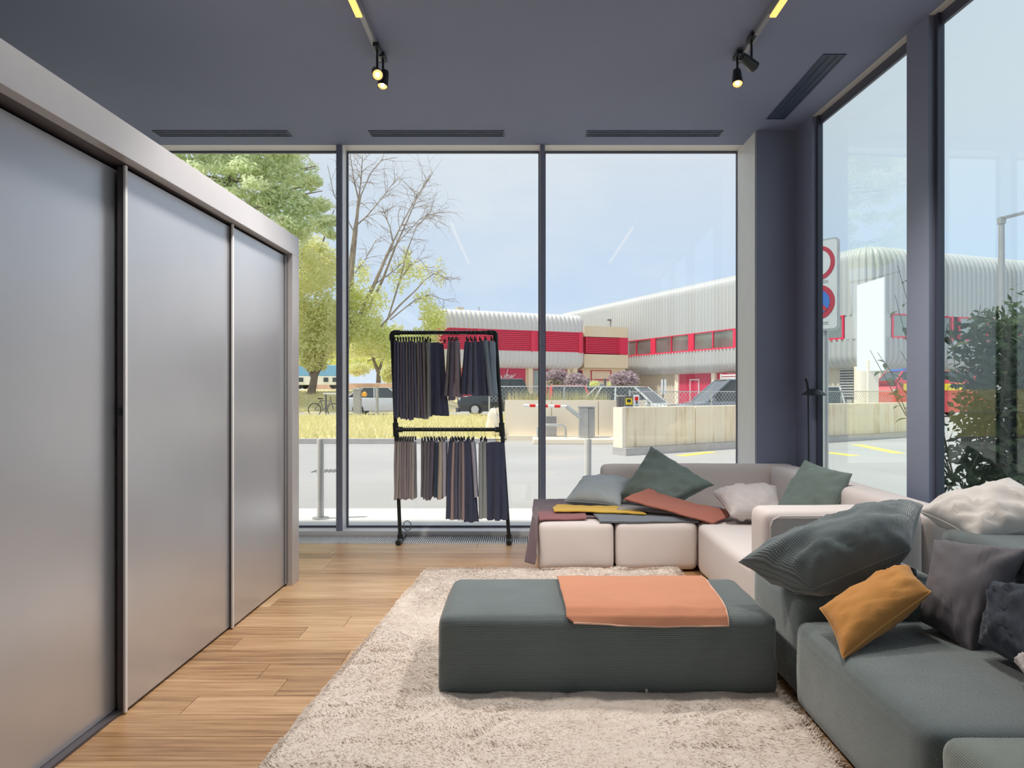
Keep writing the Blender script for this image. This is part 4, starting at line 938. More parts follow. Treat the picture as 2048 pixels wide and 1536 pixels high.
for px0, px1 in ((1660, 1688), (1694, 1722)):
    a, b = fa.s_at(px0), min(fa.s_at(px1), fa.L-.6); m = MB(); z = .9
    while z < 2.6: fa.box(m, a, b, .80, .86, z, z+.09); z += .17
    m.build('blind_slats', M['clad_wing'], lw, kind='stuff'); fa.box(MB(), a, b, .87, .895, GZ, 2.65).build('blind_backing', M['grey_dark'], lw)
MB().cyl((20.9, 43.2, GZ), (20.9, 43.2, 2.8), .55, 20).build('corner_column', M['concrete_pale'], lw)
m = MB(); p = fa.pt(fa.s_at(1221), -.15, 8.3); m.obox(p, .35, .3, .12); m.build('flood_lamp', M['grey_dark'], lw)

# lower front block
B0, B1 = (-7.0, 54.5), (5.36, 60.0)
fbk = empty('office_block', (-1, 58, GZ)); tag(fbk, 'low grey ribbed building with bright red shutters behind the rack', 'building')
fc = Face(B0, B1); back = fc.pt(fc.L, 9, 0); path = arc_path([tuple(fc.pt(0, 2.8, 0).xy), B0, B1, tuple(back.xy)], 1.1)
clad(path, top_prof(6.25, 7.75, .55), .40, .08, 'upper_cladding', M['clad'], fbk); clad(path, bot_prof(3.12, 4.55, .75), .40, .08, 'lower_cladding', M['clad'], fbk)
fc.box(MB(), .6, fc.L-.5, .9, 1.1, GZ, 3.3).build('ground_wall', M['cream'], fbk); fc.box(MB(), .5, fc.L-.4, .25, .5, 4.4, 6.4).build('core_wall', M['red_dark'], fbk)
fc.box(MB(), fc.L-1.1, fc.L-.7, .5, 8, GZ, 6.4).build('side_wall', M['cream'], fbk)
fc.box(MB(), .8, fc.L-.6, .9, 8, 7.55, 7.7).build('roof', M['roof'], fbk)
cuts = [fc.s_at(874), fc.s_at(960), fc.s_at(1068), fc.s_at(1163)]
for a, b in zip(cuts[:-1], cuts[1:]): shutter(fc, a+.16, b-.16, 4.55, 6.22, fbk, M['red'])
for a in cuts: fc.box(MB(), a-.155, a+.155, .02, .22, 4.5, 6.26).build('red_post', M['red'], fbk)
MB().tube([fc.pt(fc.s_at(975), 2, 7.7), fc.pt(fc.s_at(975), 2, 8.25)], .05, 6).build('roof_vent', M['grey_box'], fbk); fc.box(MB(), fc.s_at(928), fc.s_at(940), 1.5, 2.2, 7.7, 8.1).build('roof_box', M['sand'], fbk)
a, b = fc.s_at(930), fc.s_at(1059); fc.box(MB(), a, b, .80, .89, GZ, 3.15).build('red_panel', M['red_dark'], fbk)
for px in (1064, 1149, 1143): a = fc.s_at(px); fc.box(MB(), a, a+.42, .72, .9, GZ, 3.2).build('pilaster', M['cream'], fbk)
window_unit(fc, fc.s_at(1072), fc.s_at(1141), .9, 3.05, fbk, 2, M['red_dark'], M['pane'], .85, .10); window_unit(fc, fc.s_at(1150), fc.s_at(1174), 2.3, 3.05, fbk, 1, M['red_dark'], M['dark_pane'], .85, .09)
def script(strokes, s_org, z_org, k, off):
    m = MB()
    for st in strokes:
        pts = [fc.pt(s_org + x*k, off, z_org + y*k) for x, y in st]; m.tube(pts, .035, 5)
    return m.build('painted_lettering', M['letter'], fbk)
a = fc.s_at(998)
script([[(0,.9),(.25,.2),(.42,-.05)],[(.42,-.05),(.5,.5),(.56,.85)],[(.62,.35),(.75,.6),(.86,.3),(.72,.05),(.62,.3)],[(.95,.6),(1.0,.1),(1.2,.05),(1.3,.55),(1.32,0)],
        [(1.78,0),(1.8,.8),(2.05,.05),(2.6,1.75)],[(2.35,.35),(2.6,.6),(2.55,.8),(2.35,.5),(2.45,.05),(2.75,.15)],[(2.85,.65),(2.9,.1),(3.1,.1),(3.22,.65),(3.25,.05)],[(3.45,.7),(3.5,.4),(3.3,.1),(3.6,.2),(3.9,.55),(4.2,.85)],[(3.7,.45),(3.9,.5)]], a, 2.32, .42, .74)
a = fc.s_at(1152); script([[(0,.8),(.25,.4),(.5,.85)],[(.25,.4),(.1,-.2)],[(.5,.2),(.7,.4),(.6,.1),(.5,.2)],[(.85,.4),(.9,.1),(1.1,.1),(1.15,.4)],[(1.3,.1),(1.35,.4),(1.55,.45),(1.9,.4)]], a, 2.5, .5, .70)
# cream link between the two
lk = empty('link_block', (7.2, 62, GZ)); tag(lk, 'cream linking block with a red shutter between the two grey buildings', 'building')
fl_ = Face((5.2, 61.5), (9.3, 63.2))
fl_.box(MB(), 0, fl_.L, 0, 6, 6.05, 7.0).build('upper_wall', M['cream'], lk); fl_.box(MB(), 0, fl_.L, 0, 6, 3.3, 4.5).build('lower_wall', M['cream'], lk); fl_.box(MB(), 0, fl_.L, .5, 6, GZ, 3.28).build('ground_wall', M['cream'], lk)
fl_.box(MB(), 0, fl_.L, .4, 6, 4.52, 6.04).build('core_wall', M['red_dark'], lk); shutter(fl_, .2, fl_.L-.9, 4.6, 6.02, lk, M['red']); fl_.box(MB(), fl_.L-.85, fl_.L, .0, .3, 4.52, 6.04).build('red_post', M['red'], lk)
window_unit(fl_, .9, 3.0, 2.2, 3.1, lk, 1, M['red_dark'], M['dark_pane'], .55, .1)

# white shape of unclear nature, built as a tall panel near the rounded corner
wb = empty('white_tall_panel', (14.5, 29.5, GZ)); tag(wb, 'tall blank white panel in front of the rounded building corner', 'board')

b0, b1 = P(1714, 780, 30.2), P(1768, 780, 29.0); dz = Vector((0,0,1))
z0a, z0b = 2.18, 2.15; m = MB(); nn = Vector((b1.y-b0.y, -(b1.x-b0.x), 0)).normalized()*.08
m.add([Vector((b0.x,b0.y,2.15)), Vector((b1.x,b1.y,2.15)), Vector((b1.x,b1.y,6.02)), Vector((b0.x,b0.y,5.86))] + [Vector((b0.x,b0.y,2.15))-nn, Vector((b1.x,b1.y,2.15))-nn, Vector((b1.x,b1.y,6.02))-nn, Vector((b0.x,b0.y,5.86))-nn], [(0,1,2,3),(7,6,5,4),(0,4,5,1),(1,5,6,2),(2,6,7,3),(3,7,4,0)])
m.build('panel', M['white'], wb); c_ = (b0+b1)/2 - nn*2; MB().box(c_.x-.22, c_.x+.22, c_.y-.05, c_.y+.12, GZ, 2.6).build('post', M['concrete_pale'], wb)
# ------------------------------------------------------------------ vehicles (local space: x = length, front towards -x)
def car(label, loc, rz, Lc, Wc, Hc, body, style='suv', name='car', stripe=None):
    e_ = empty(name, loc, rz); tag(e_, label, 'car' if name == 'car' else name.replace('_', ' ')); kw = dict(local=True); hw = Wc/2; wr = .34 if Hc > 1.55 else .31; zl = wr*.62
    if style == 'suv':   zb, hood, xs = .60*Hc, .56*Hc, (-.30, -.14, .36, .47)
    elif style == 'hatch': zb, hood, xs = .62*Hc, .58*Hc, (-.26, -.08, .30, .45)
    elif style == 'pickup': zb, hood, xs = .58*Hc, .56*Hc, (-.22, -.10, .16, .22)
    else: zb, hood, xs = .80*Hc, .72*Hc, (-.46, -.38, .47, .49)
    x0, x1, x2, x3 = [q*Lc for q in xs]
    secs = [(-.5*Lc, .80, .30*Hc, hood*.80), (-.47*Lc, .92, zl, hood*.92), (-.38*Lc, 1, zl, hood*.98), (x0, 1, zl, zb), (0, 1, zl, zb*1.01), (x3 if x3 < .44*Lc else .42*Lc, 1, zl, zb*1.02), (.47*Lc, .95, zl, zb*.98), (.5*Lc, .86, .32*Hc, zb*.86)]
    V, Q = [], []; prof_n = 8
    for x, k, za, zc in secs:
        h_ = hw*k; V += [(x, -h_*.55, za), (x, -h_*.96, za+.03), (x, -h_, lerp(za, zc, .45)), (x, -h_*.93, zc-.02), (x, h_*.93, zc-.02), (x, h_, lerp(za, zc, .45)), (x, h_*.96, za+.03), (x, h_*.55, za)]
    for i in range(len(secs)-1):
        for j in range(8): j2 = (j+1) % 8; Q.append((i*8+j, i*8+j2, (i+1)*8+j2, (i+1)*8+j))
    Q.append(tuple(range(8))); Q.append(tuple(8*(len(secs)-1)+j for j in range(7, -1, -1)))
    b_ = MB().add(V, Q).build('body', body, e_, smooth=38, bevel=.025, **kw)
    zr = Hc - .03; t_ = .76
    m = MB(); m.add([(x0,-hw*.90,zb-.03),(x3,-hw*.88,zb-.03),(x3,hw*.88,zb-.03),(x0,hw*.90,zb-.03),(x1,-hw*t_,zr),(x2,-hw*t_,zr),(x2,hw*t_,zr),(x1,hw*t_,zr)], [(0,3,2,1),(4,5,6,7),(0,1,5,4),(1,2,6,5),(2,3,7,6),(3,0,4,7)])
    m.build('windows', M['dark_pane'], e_, **kw)
    m = MB(); m.add([(x1-.03,-hw*t_-.02,zr-.005),(x2+.05,-hw*t_-.02,zr-.005),(x2+.05,hw*t_+.02,zr-.005),(x1-.03,hw*t_+.02,zr-.005),(x1+.12,-hw*.66,Hc),(x2-.10,-hw*.66,Hc),(x2-.10,hw*.66,Hc),(x1+.12,hw*.66,Hc)], [(0,3,2,1),(4,5,6,7),(0,1,5,4),(1,2,6,5),(2,3,7,6),(3,0,4,7)])
    m.build('roof', body, e_, smooth=40, **kw)
    m = MB()
    for s in (-1, 1):
        for a, b in (((x0, s*hw*.90, zb-.03), (x1, s*hw*t_, zr)), ((x3, s*hw*.88, zb-.03), (x2, s*hw*t_, zr)), ((lerp(x0, x3, .50), s*hw*.895, zb-.03), (lerp(x1, x2, .48), s*hw*(t_+.005), zr)), ((lerp(x0, x3, .82), s*hw*.89, zb-.03), (lerp(x1, x2, .86), s*hw*t_, zr))): m.tube([a, b], .038, 6)
    m.build('pillars', body, e_, **kw)
    for s in (-1, 1):
        for xx in (-.32*Lc, .30*Lc):
            q = Matrix.Rotation(R(90), 3, 'X'); w_ = MB().lathe([(.001,-.10),(wr*.78,-.11),(wr,-.08),(wr,.08),(wr*.78,.11),(.001,.10)], (xx, s*(hw-.09), wr), 20, q).build('wheel', M['tyre'], e_, smooth=40, **kw)
            MB().lathe([(.001,-.118),(wr*.60,-.116),(wr*.62,-.09),(wr*.62,.09),(wr*.60,.116),(.001,.118)], (xx, s*(hw-.09), wr), 14, q).build('hub', M['alu'], w_, smooth=40, **kw)
        MB().obox((-.475*Lc, s*hw*.70, hood*.80), .10, hw*.34, .13).build('headlight', M['head'], e_, **kw)
        MB().obox((.478*Lc, s*hw*.74, zb*.84), .09, hw*.26, .22).build('taillight', M['tail'], e_, **kw)
        MB().obox((x0+.16, s*(hw+.05), zb+.05), .10, .16, .11).build('mirror', body, e_, **kw)
    MB().box(-.515*Lc, -.485*Lc, -hw*.8, hw*.8, zl-.02, zl+.20).build('bumper', M['grey_dark'], e_, **kw)
    MB().box(.49*Lc, .515*Lc, -hw*.8, hw*.8, zl-.02, zl+.18).build('bumper', M['grey_dark'], e_, **kw)
    if stripe:
        for s in (-1, 1): MB().box(-.40*Lc, .45*Lc, s*hw-.015 if s > 0 else -hw-.02, s*hw+.02 if s > 0 else -hw+.015, zb*.72, zb*.90).build('side_stripe', stripe, e_, **kw)
        MB().box(-.36*Lc, -.28*Lc, -hw*.6, hw*.6, Hc, Hc+.12).build('light_bar', M['sign_blue'], e_, **kw)
    return e_
car('dark slate estate car parked behind the stained concrete wall', (6.95, 22.3, GZ), R(2), 4.75, 1.86, 1.72, M['car_dark'])
car('pearl white hatchback parked at an angle behind the concrete wall', (3.95, 25.6, GZ), R(150), 3.9, 1.75, 1.50, M['car_white'], 'hatch')
car('bright red car seen from its tail behind the ramp wall', (1.56, 29.2, GZ), R(-82), 4.1, 1.78, 1.56, M['car_red'], 'hatch')
car('black pickup truck parked behind the chain link fence', (-.95, 38.0, GZ), 0, 5.3, 1.95, 1.98, M['car_black'], 'pickup')
car('silver grey hatchback at the kerb behind the clothes rack', (-7.9, 39.4, GZ), R(180), 4.35, 1.78, 1.52, M['silver'], 'hatch')
car('pale grey car whose bonnet shows beside the traffic sign', (10.75, 25.6, GZ), R(68), 4.4, 1.8, 1.50, M['silver'], 'hatch')
car('dark car with its roof showing between the white hatchback and red car', (3.3, 33.8, GZ), R(175), 4.2, 1.8, 1.50, M['car_black'], 'hatch')
car('red emergency van with a yellow stripe seen through the side glass', (21.2, 36.5, GZ), R(2), 5.2, 2.0, 2.35, M['car_red'], 'van', 'van', M['hivis'])
for k, (px, wd_, lab) in enumerate(((597, 2.6, 'blue topped white camper trailer on the bank, nearer the wardrobe edge'), (664, 2.7, 'blue roofed white camper trailer on the bank beside the window mullion'))):
    p = P(px, 772, 63); zg = hill_z(p.x, 63) + .02; e_ = empty('camper_trailer', (p.x, 63, zg)); tag(e_, lab, 'trailer'); kw = dict(local=True)
    MB().box(-wd_/2, wd_/2, -.9, .9, .35, 1.15).build('lower_body', M['white'], e_, bevel=.05, **kw)
    MB().prism([(-wd_/2, 1.152), (wd_/2, 1.152), (wd_/2-.25, 2.1), (-wd_/2+.45, 2.1)], -.9, .9).build('upper_body', M['blue'], e_, bevel=.05, **kw)
    for x in (-.5, .3): MB().box(x, x+.42, -.93, -.9, .62, 1.0).build('window', M['dark_pane'], e_, **kw)
    q = Matrix.Rotation(R(90), 3, 'X')
    for s in (-1, 1): MB().lathe([(.001,-.09),(.34,-.09),(.34,.09),(.001,.09)], (.35, s*.75, .34), 16, q).build('wheel', M['tyre'], e_, **kw)
pr = MB().box(-22, -12.5, 70, 74, 1.2, 2.0).build('low_wall', M['pinkroof']); tag(pr, 'low pink tiled wall far behind the trees', 'wall')

# ------------------------------------------------------------------ street furniture on the verge
p = G(714, 829, GZ); ub = empty('utility_box', (p.x, 36, GZ)); tag(ub, 'narrow grey utility post box on the verge beside the silver car', 'box')
q = P(714, 780, 33.6); MB().box(q.x-.16, q.x+.20, 33.45, 33.75, .09, 1.35).build('body', M['grey_box'], ub, bevel=.02); MB().box(q.x-.20, q.x+.24, 33.4, 33.8, 1.352, 1.42).build('cap', M['galv'], ub)
MB().lathe([(.001,0),(.11,.02),(.14,.12),(.09,.22),(.001,.25)], (q.x+.36, 33.55, 1.02), 14).build('orange_lamp', M['orange_lamp'], ub, smooth=60)
q = P(754, 780, 33.4); sp_ = MB().tube([(q.x, 33.4, .09), (q.x, 33.4, 1.5)], .075, 10).build('signal_post', M['grey_box'], smooth=60); tag(sp_, 'plain grey post on the verge in front of the silver car door', 'post')
q = P(668, 780, 36.0); shl = empty('bike_shelter', (q.x, 36, GZ)); tag(shl, 'low grey bicycle stand with a flat white top', 'stand')
MB().box(q.x-.48, q.x+.75, 35.7, 36.3, 1.12, 1.19).build('top', M['white'], shl)
for dx in (-.42, .68): MB().tube([(q.x+dx, 36, GZ), (q.x+dx, 36, 1.118)], .045, 8).build('leg', M['grey_dark'], shl)
def bike(x, y, lab):
    e_ = empty('bicycle', (x, y, GZ)); tag(e_, lab, 'bicycle'); kw = dict(local=True); q = Matrix.Rotation(R(90), 3, 'X')
    for wx in (-.5, .5): MB().tube([(wx + .33*math.cos(a/20*6.283), 0, .34 + .33*math.sin(a/20*6.283)) for a in range(21)], .025, 6, caps=False).build('wheel', M['tyre'], e_, **kw)
    m = MB(); pts = {'r': (-.5,0,.34), 'b': (-.05,0,.30), 's': (-.18,0,.82), 'h': (.36,0,.80), 'f': (.5,0,.34)}
    for a, b in ('rb', 'bs', 'sr', 'bh', 'sh', 'hf'): m.tube([pts[a], pts[b]], .022, 6)
    m.build('frame', M['grey_dark'], e_, **kw); MB().obox((-.2, 0, .92), .24, .12, .06).build('saddle', M['black'], e_, **kw)
    MB().tube([(.36,0,.80), (.33,0,1.0), (.33,-.24,1.02)], .018, 6).build('handlebar', M['black'], e_, **kw)
q = P(645, 780, 36.3); bike(q.x, 36.6, 'grey bicycle parked under the white topped stand')

# traffic sign by the side glass
sx, sy = 3.462, 8.06
ts = empty('traffic_sign', (sx, sy, GZ)); tag(ts, 'double traffic sign on a galvanised post just outside the side glass', 'sign')
MB().tube([(sx, sy, GZ), (sx, sy, 3.02)], .030, 12).build('post', M['galv'], ts, smooth=60)
dv = Vector((.63, -.776, 0)).normalized(); pn = Vector((-.776, -.63, 0)).normalized()     # panel direction and facing
cp = Vector((sx, sy, 0)) + pn*.045 - dv*.06
def sgn(u, z, o): return cp + dv*u + pn*o + Vector((0, 0, z))
def plate(name, mat, pts, o0, o1):
    n_ = len(pts); vs = [sgn(u, z, o0) for u, z in pts] + [sgn(u, z, o1) for u, z in pts]
    return MB().add(vs, [tuple(range(n_)), tuple(range(2*n_-1, n_-1, -1))] + [(i, (i+1)%n_, n_+(i+1)%n_, n_+i) for i in range(n_)]).build(name, mat, ts)
def rrect(u0, u1, z0, z1, r): 
    out = []
    for cu, cz, a0 in ((u1-r, z1-r, 0), (u0+r, z1-r, 90), (u0+r, z0+r, 180), (u1-r, z0+r, 270)):
        out += [(cu + r*math.cos(R(a0+a)), cz + r*math.sin(R(a0+a))) for a in (0, 30, 60, 90)]
    return out
def circ(u, z, r, n=28): return [(u + r*math.cos(2*math.pi*i/n), z + r*math.sin(2*math.pi*i/n)) for i in range(n)]
plate('rim', M['galv'], rrect(-.245, .245, 2.02, 3.07, .05), -.012, .010); plate('face', M['sign_face'], rrect(-.225, .225, 2.04, 3.05, .04), .0105, .013)
for cz, inner, nm in ((2.80, M['sign_face'], 'upper'), (2.35, M['sign_blue'], 'lower')):
    plate('red_ring', M['sign_red'], circ(0, cz, .20), .0135, .016); plate('disc', inner, circ(0, cz, .150 if nm == 'upper' else .140), .0165, .018)
plate('red_bar', M['sign_red'], [(-.115, 2.35+.085), (-.085, 2.35+.115), (.115, 2.35-.085), (.085, 2.35-.115)], .0185, .020)
for z in (2.585, 2.565, 2.11, 2.09): plate('text_line', M['grey_box'], [(-.12, z), (.12, z), (.12, z+.009), (-.12, z+.009)], .0135, .015)
# street lamp
lx = P(2003, 780, 20).x; sl = empty('street_lamp', (lx, 20, GZ)); tag(sl, 'grey street lamp with a flat angled head beyond the shrub', 'street lamp')
MB().tube([(lx, 20, GZ), (lx, 20, 3), (lx, 20, 6.1)], [.10, .09, .075], 12).build('pole', M['grey_box'], sl, smooth=60); MB().obox((lx, 20, 6.18), .16, .16, .20).build('joint', M['grey_box'], sl, bevel=.01)
MB().obox((lx+.62, 20, 6.40), 1.25, .26, .09, Matrix.Rotation(R(-14), 3, 'Y')).build('head', M['grey_box'], sl, bevel=.02)
for k, (px, py, Y, c) in enumerate(((1177, 757, 48, 'grey_dark'), (1210, 757, 46, 'grey_dark'), (1122, 757, 50, 'grey_dark'))):
    q = P(px, py, Y); o = MB().tube([(q.x, Y, GZ), (q.x, Y, q.z)], .08, 8).build('fence_post', M[c]); tag(o, ['slim dark post in front of the cream link block', 'dark green post next to the grey meter box', 'slim dark post among the pink shrubs'][k], 'post')
q = P(1326, 775, 40); o = empty('notice_board', (q.x, 40, GZ)); tag(o, 'white double notice board on a thin post near the red door', 'sign')
MB().tube([(q.x, 40, GZ), (q.x, 40, 2.0)], .04, 8).build('post', M['grey_dark'], o); MB().box(q.x-.12, q.x-.01, 39.93, 39.95, 1.1, 1.95).build('panel', M['white'], o); MB().box(q.x+.06, q.x+.17, 39.93, 39.95, 1.1, 1.95).build('panel', M['white'], o)
q = P(1205, 770, 45.5); o = MB().box(q.x-.2, q.x+.12, 45.3, 45.6, GZ, 1.75).build('meter_box', M['grey_box'], bevel=.02); tag(o, 'small grey meter box beside the dark green post', 'box')

# ------------------------------------------------------------------ trees and shrubs
def leaf_cards(name, blobs, n, size, mat, parent, seed, flat=.6, hang=0.0):
    """n leaf-sized quads scattered in clumps; blobs = (centre, radii, weight)"""
    g = np.random.default_rng(seed); wts = np.array([b[2] for b in blobs], float); wts /= wts.sum(); pick = g.choice(len(blobs), n, p=wts)
    C = np.array([tuple(b[0]) for b in blobs]); Rr = np.array([b[1] for b in blobs]); d = g.normal(size=(n, 3)); d /= np.linalg.norm(d, axis=1)[:, None]
    P0 = C[pick] + d*Rr[pick]*(g.random(n)**.45)[:, None]
    P0 = P0 + g.normal(0, 1, (n, 3))*np.minimum(Rr[pick]*.10, .15)
    a = g.normal(size=(n, 3)); a[:, 2] = a[:, 2]*flat - hang; a /= np.linalg.norm(a, axis=1)[:, None]; b = np.cross(a, g.normal(size=(n, 3))); b /= np.linalg.norm(b, axis=1)[:, None]
    s = size*(.6 + .8*g.random(n))[:, None]; V = np.stack([P0 - a*s, P0 + b*s*.42, P0 + a*s, P0 - b*s*.42], 1).reshape(-1, 3)
    return raw_mesh(name, V, np.arange(4*n).reshape(-1, 4), mat, parent, 'stuff')
def twigs(m, a, d, ln, r, depth, g, droop=.0, spread=.6):
    pts = [a]; p = a.copy(); dd = d.normalized()
    for i in range(4):
        dd = (dd + Vector((g.gauss(0,.16), g.gauss(0,.16), g.gauss(0,.10) - droop))).normalized(); p = p + dd*ln/4; pts.append(p.copy())
    m.tube(pts, [lerp(r, r*.35, i/4) for i in range(5)], 4 if r < .05 else 6, caps=False)
    if depth > 0:
        for k in range(4 if depth > 1 else 5):
            i = g.randint(1, 4); q = pts[i]; nd = (dd + Vector((g.gauss(0,spread), g.gauss(0,spread), g.gauss(.05,spread*.6)))).normalized()
            twigs(m, q, nd, ln*g.uniform(.40, .72), r*.50, depth-1, g, droop + .05, spread)
def stem(m, pix, Y, r0, r1, dy=0):
    pts = [P(px, py, Y + dy*i/(len(pix)-1)) for i, (px, py) in enumerate(pix)]
    m.tube(pts, [lerp(r0, r1, i/(len(pts)-1)) for i in range(len(pts))], 8); return pts
g = random.Random(21); BY = 49.0
bt = empty('birch_tree', (P(690, 782, BY).x, BY, 1.2)); tag(bt, 'tall half bare birch tree with thin drooping twigs behind the rack', 'tree')
m = MB(); S = [stem(m, [(688,786),(692,700),(697,620),(704,540),(711,470),(717,400)], BY, .26, .10), stem(m, [(690,700),(690,600),(700,520),(709,455),(722,390)], BY, .13, .06, -1),
    stem(m, [(693,690),(718,635),(748,570),(772,515),(786,485)], BY, .17, .09), stem(m, [(697,680),(735,622),(765,560),(790,495),(815,440)], BY, .13, .05, 1.5),
    stem(m, [(760,655),(800,610),(832,580),(850,560)], BY, .08, .03), stem(m, [(775,640),(800,560),(815,500),(832,455)], BY, .07, .03, -1)]
m.build('trunk', M['birch_bark'], bt, smooth=60)
m = MB()
def spray(pix, r, n, ln, depth=1, up_=.5, side=.8, dy=0):
    pts = [P(px, py, BY + dy) for px, py in pix]; m.tube(pts, [lerp(r, r*.4, i/(len(pts)-1)) for i in range(len(pts))], 5)
    for k in range(n):
        t_ = g.uniform(.15, 1)*(len(pts)-1); i = min(int(t_), len(pts)-2); a = pts[i].lerp(pts[i+1], t_-i); d = (pts[i+1]-pts[i]).normalized() + Vector((g.gauss(0,side), g.gauss(0,side), g.gauss(up_*.2, side*.6)))
        twigs(m, a, d, ln*g.uniform(.5, 1.1), r*.40, depth, g, .05, .75)
spray([(717,400),(722,360),(725,310)], .07, 10, 1.7); spray([(717,400),(708,360),(700,310)], .06, 8, 1.6); spray([(722,390),(742,345),(765,318)], .05, 9, 1.6)
spray([(786,485),(780,455),(764,412)], .06, 8, 1.4); spray([(786,485),(808,440),(835,390),(862,350)], .06, 14, 1.9); spray([(775,510),(800,480),(838,440),(862,425)], .05, 12, 1.8)
spray([(815,440),(832,400),(866,345)], .05, 12, 1.8); spray([(709,455),(736,430),(765,395),(795,355)], .06, 14, 1.9); spray([(711,470),(690,430),(668,390),(655,330)], .05, 9, 1.4)
spray([(850,560),(868,548),(900,560)], .04, 10, 1.3); spray([(832,455),(856,430),(880,425)], .05, 12, 1.6); spray([(800,560),(820,530),(842,520),(858,545)], .05, 14, 1.5); spray([(780,640),(830,600),(860,590),(890,600)], .05, 10, 1.2); spray([(748,570),(790,540),(826,500)], .05, 12, 1.7); spray([(700,560),(730,520),(752,480)], .05, 10, 1.5)
m.build('branches', M['birch_bark'], bt)
def blob(px, py, rx_, rz_, w=1, Y=BY, ry=1.2): return (P(px, py, Y), (rx_*Y/F, ry, rz_*Y/F), w)
leaf_cards('foliage', [blob(690,640,40,40,5), blob(730,660,45,40,6), blob(785,690,45,40,5), blob(650,660,45,60,6), blob(840,690,30,26,2), blob(700,590,30,30,2), blob(868,640,26,34,2.4), blob(850,680,30,26,1.6), blob(850,600,22,24,.5), blob(800,555,24,36,.55), blob(838,545,26,26,.45), blob(745,600,36,30,1.4), blob(815,520,8,26,.3), blob(880,545,14,30,.15), blob(725,545,18,30,.5)], 17000, .13, M['leaf'], bt, 3, .8, .25)
ft = empty('fork_tree', (P(627, 785, 47).x, 47, 1.15)); tag(ft, 'leafy tree with a thick forked trunk on the bank next to the wardrobe edge', 'tree')
m = MB(); stem(m, [(622,788),(626,770),(630,750),(640,732),(648,700)], 47, .30, .14); stem(m, [(628,758),(620,742),(608,722),(600,690)], 47, .17, .08); m.build('trunk', M['bark'], ft, smooth=60)
leaf_cards('foliage', [blob(612,700,26,34,4,47), blob(640,690,36,40,5,47), blob(610,640,30,44,4,47), blob(650,625,30,40,4,47), blob(590,590,34,40,3,47), blob(640,560,36,36,2.2,47), blob(618,520,26,26,1.0,47), blob(630,730,22,14,1.2,47)], 12000, .12, M['leaf_olive'], ft, 4)
st = empty('small_fork_tree', (P(757, 764, 66).x, 66, 1.3)); tag(st, 'small tree with a slim forked trunk far back on the bank', 'tree')
m = MB(); stem(m, [(757,766),(757,745),(750,728),(742,705)], 66, .24, .10); stem(m, [(757,745),(763,726),(772,700)], 66, .16, .07); stem(m, [(772,712),(760,714),(735,722)], 66, .08, .04); m.build('trunk', M['bark'], st, smooth=60)
leaf_cards('foliage', [blob(760,690,40,24,5,66,2), blob(720,690,40,26,4,66,2), blob(790,680,24,30,3,66,2)], 7000, .15, M['leaf_olive'], st, 6)
bh = empty('round_bush', (P(775, 752, 64).x, 64, 1.3)); tag(bh, 'round dark green bush beside the small forked tree', 'bush'); leaf_cards('foliage', [blob(776,748,14,18,1,64,.8), blob(716,738,26,14,.8,70,.8)], 2600, .14, M['leaf_olive'], bh, 8)
pt = empty('pine_tree', (P(430, 800, 44).x, 44, GZ)); tag(pt, 'large pale green pine rising above the wardrobe', 'tree')
m = MB(); stem(m, [(430,800),(436,640),(450,480),(465,330),(475,200),(480,120)], 44, .45, .12)
for k in range(46):
    py = g.uniform(120, 560); px = 430 + (800-py)*.075; s = g.choice((-1, 1)); ln_ = g.uniform(90, 190)*(1 - .25*abs(py-380)/300); pts_ = [P(px, py, 44), P(px+s*ln_*.5, py-10, 44+g.uniform(-2,2)), P(px+s*ln_, py-28, 44+g.uniform(-3,3))]; m.tube(pts_, [.10,.07,.03], 5)
m.build('trunk', M['bark'], pt, smooth=60)
pb = []
for k in range(150):
    py = g.uniform(110, 520); cx_ = 450 + (500-py)*.03; half = 150 - .00038*(py-330)**2*1.2; px = cx_ + g.uniform(-1, 1)*half
    pb.append((P(px, py, 44 + g.uniform(-3, 3)), (g.uniform(.5,1.1), .8, g.uniform(.30,.55)), 1))
for px, py, r_ in ((350,300,40),(380,330,46),(420,310,46),(460,330,46),(500,320,44),(540,310,40),(350,350,40),(430,380,46),(500,390,44),(590,300,30),(600,340,36),(615,365,24),(632,362,12),(560,330,40),(600,400,26),(620,420,30),(645,410,18),(660,440,14),(640,450,24),(560,380,30),(580,420,36),(600,455,26),(660,468,12),(540,420,36)): pb.append((P(px, py, 43), (r_*43/F, .8, r_*.7*43/F), 1.6))
leaf_cards('needles', pb, 42000, .16, M['pine'], pt, 9, .7)
ct = empty('copse_tree', (P(560, 790, 58).x, 58, 1.3)); tag(ct, 'olive brown tree crown between the pine and the birch', 'tree')
m = MB(); stem(m, [(560,790),(575,640),(600,520),(620,450)], 58, .3, .08); stem(m, [(600,560),(640,500),(668,420)], 58, .12, .04); m.build('trunk', M['bark'], ct, smooth=60)
leaf_cards('foliage', [blob(620,500,40,30,3,58,2), blob(650,530,30,40,3,58,2), blob(610,560,40,30,3,58,2), blob(560,520,40,50,3,58,2)], 7500, .16, M['leaf_olive'], ct, 10)
bg2 = empty('dense_tree', (-26, 84, 1.3)); tag(bg2, 'dense green tree row end far behind the trailers', 'tree'); leaf_cards('foliage', [blob(620,715,60,34,3,84,3), blob(720,715,60,26,3,84,3), blob(800,720,50,22,2,84,3)], 8000, .24, M['leaf'], bg2, 12)
m = MB(); stem(m, [(640,780),(640,720)], 84, .3, .2); m.build('trunk', M['bark'], bg2)
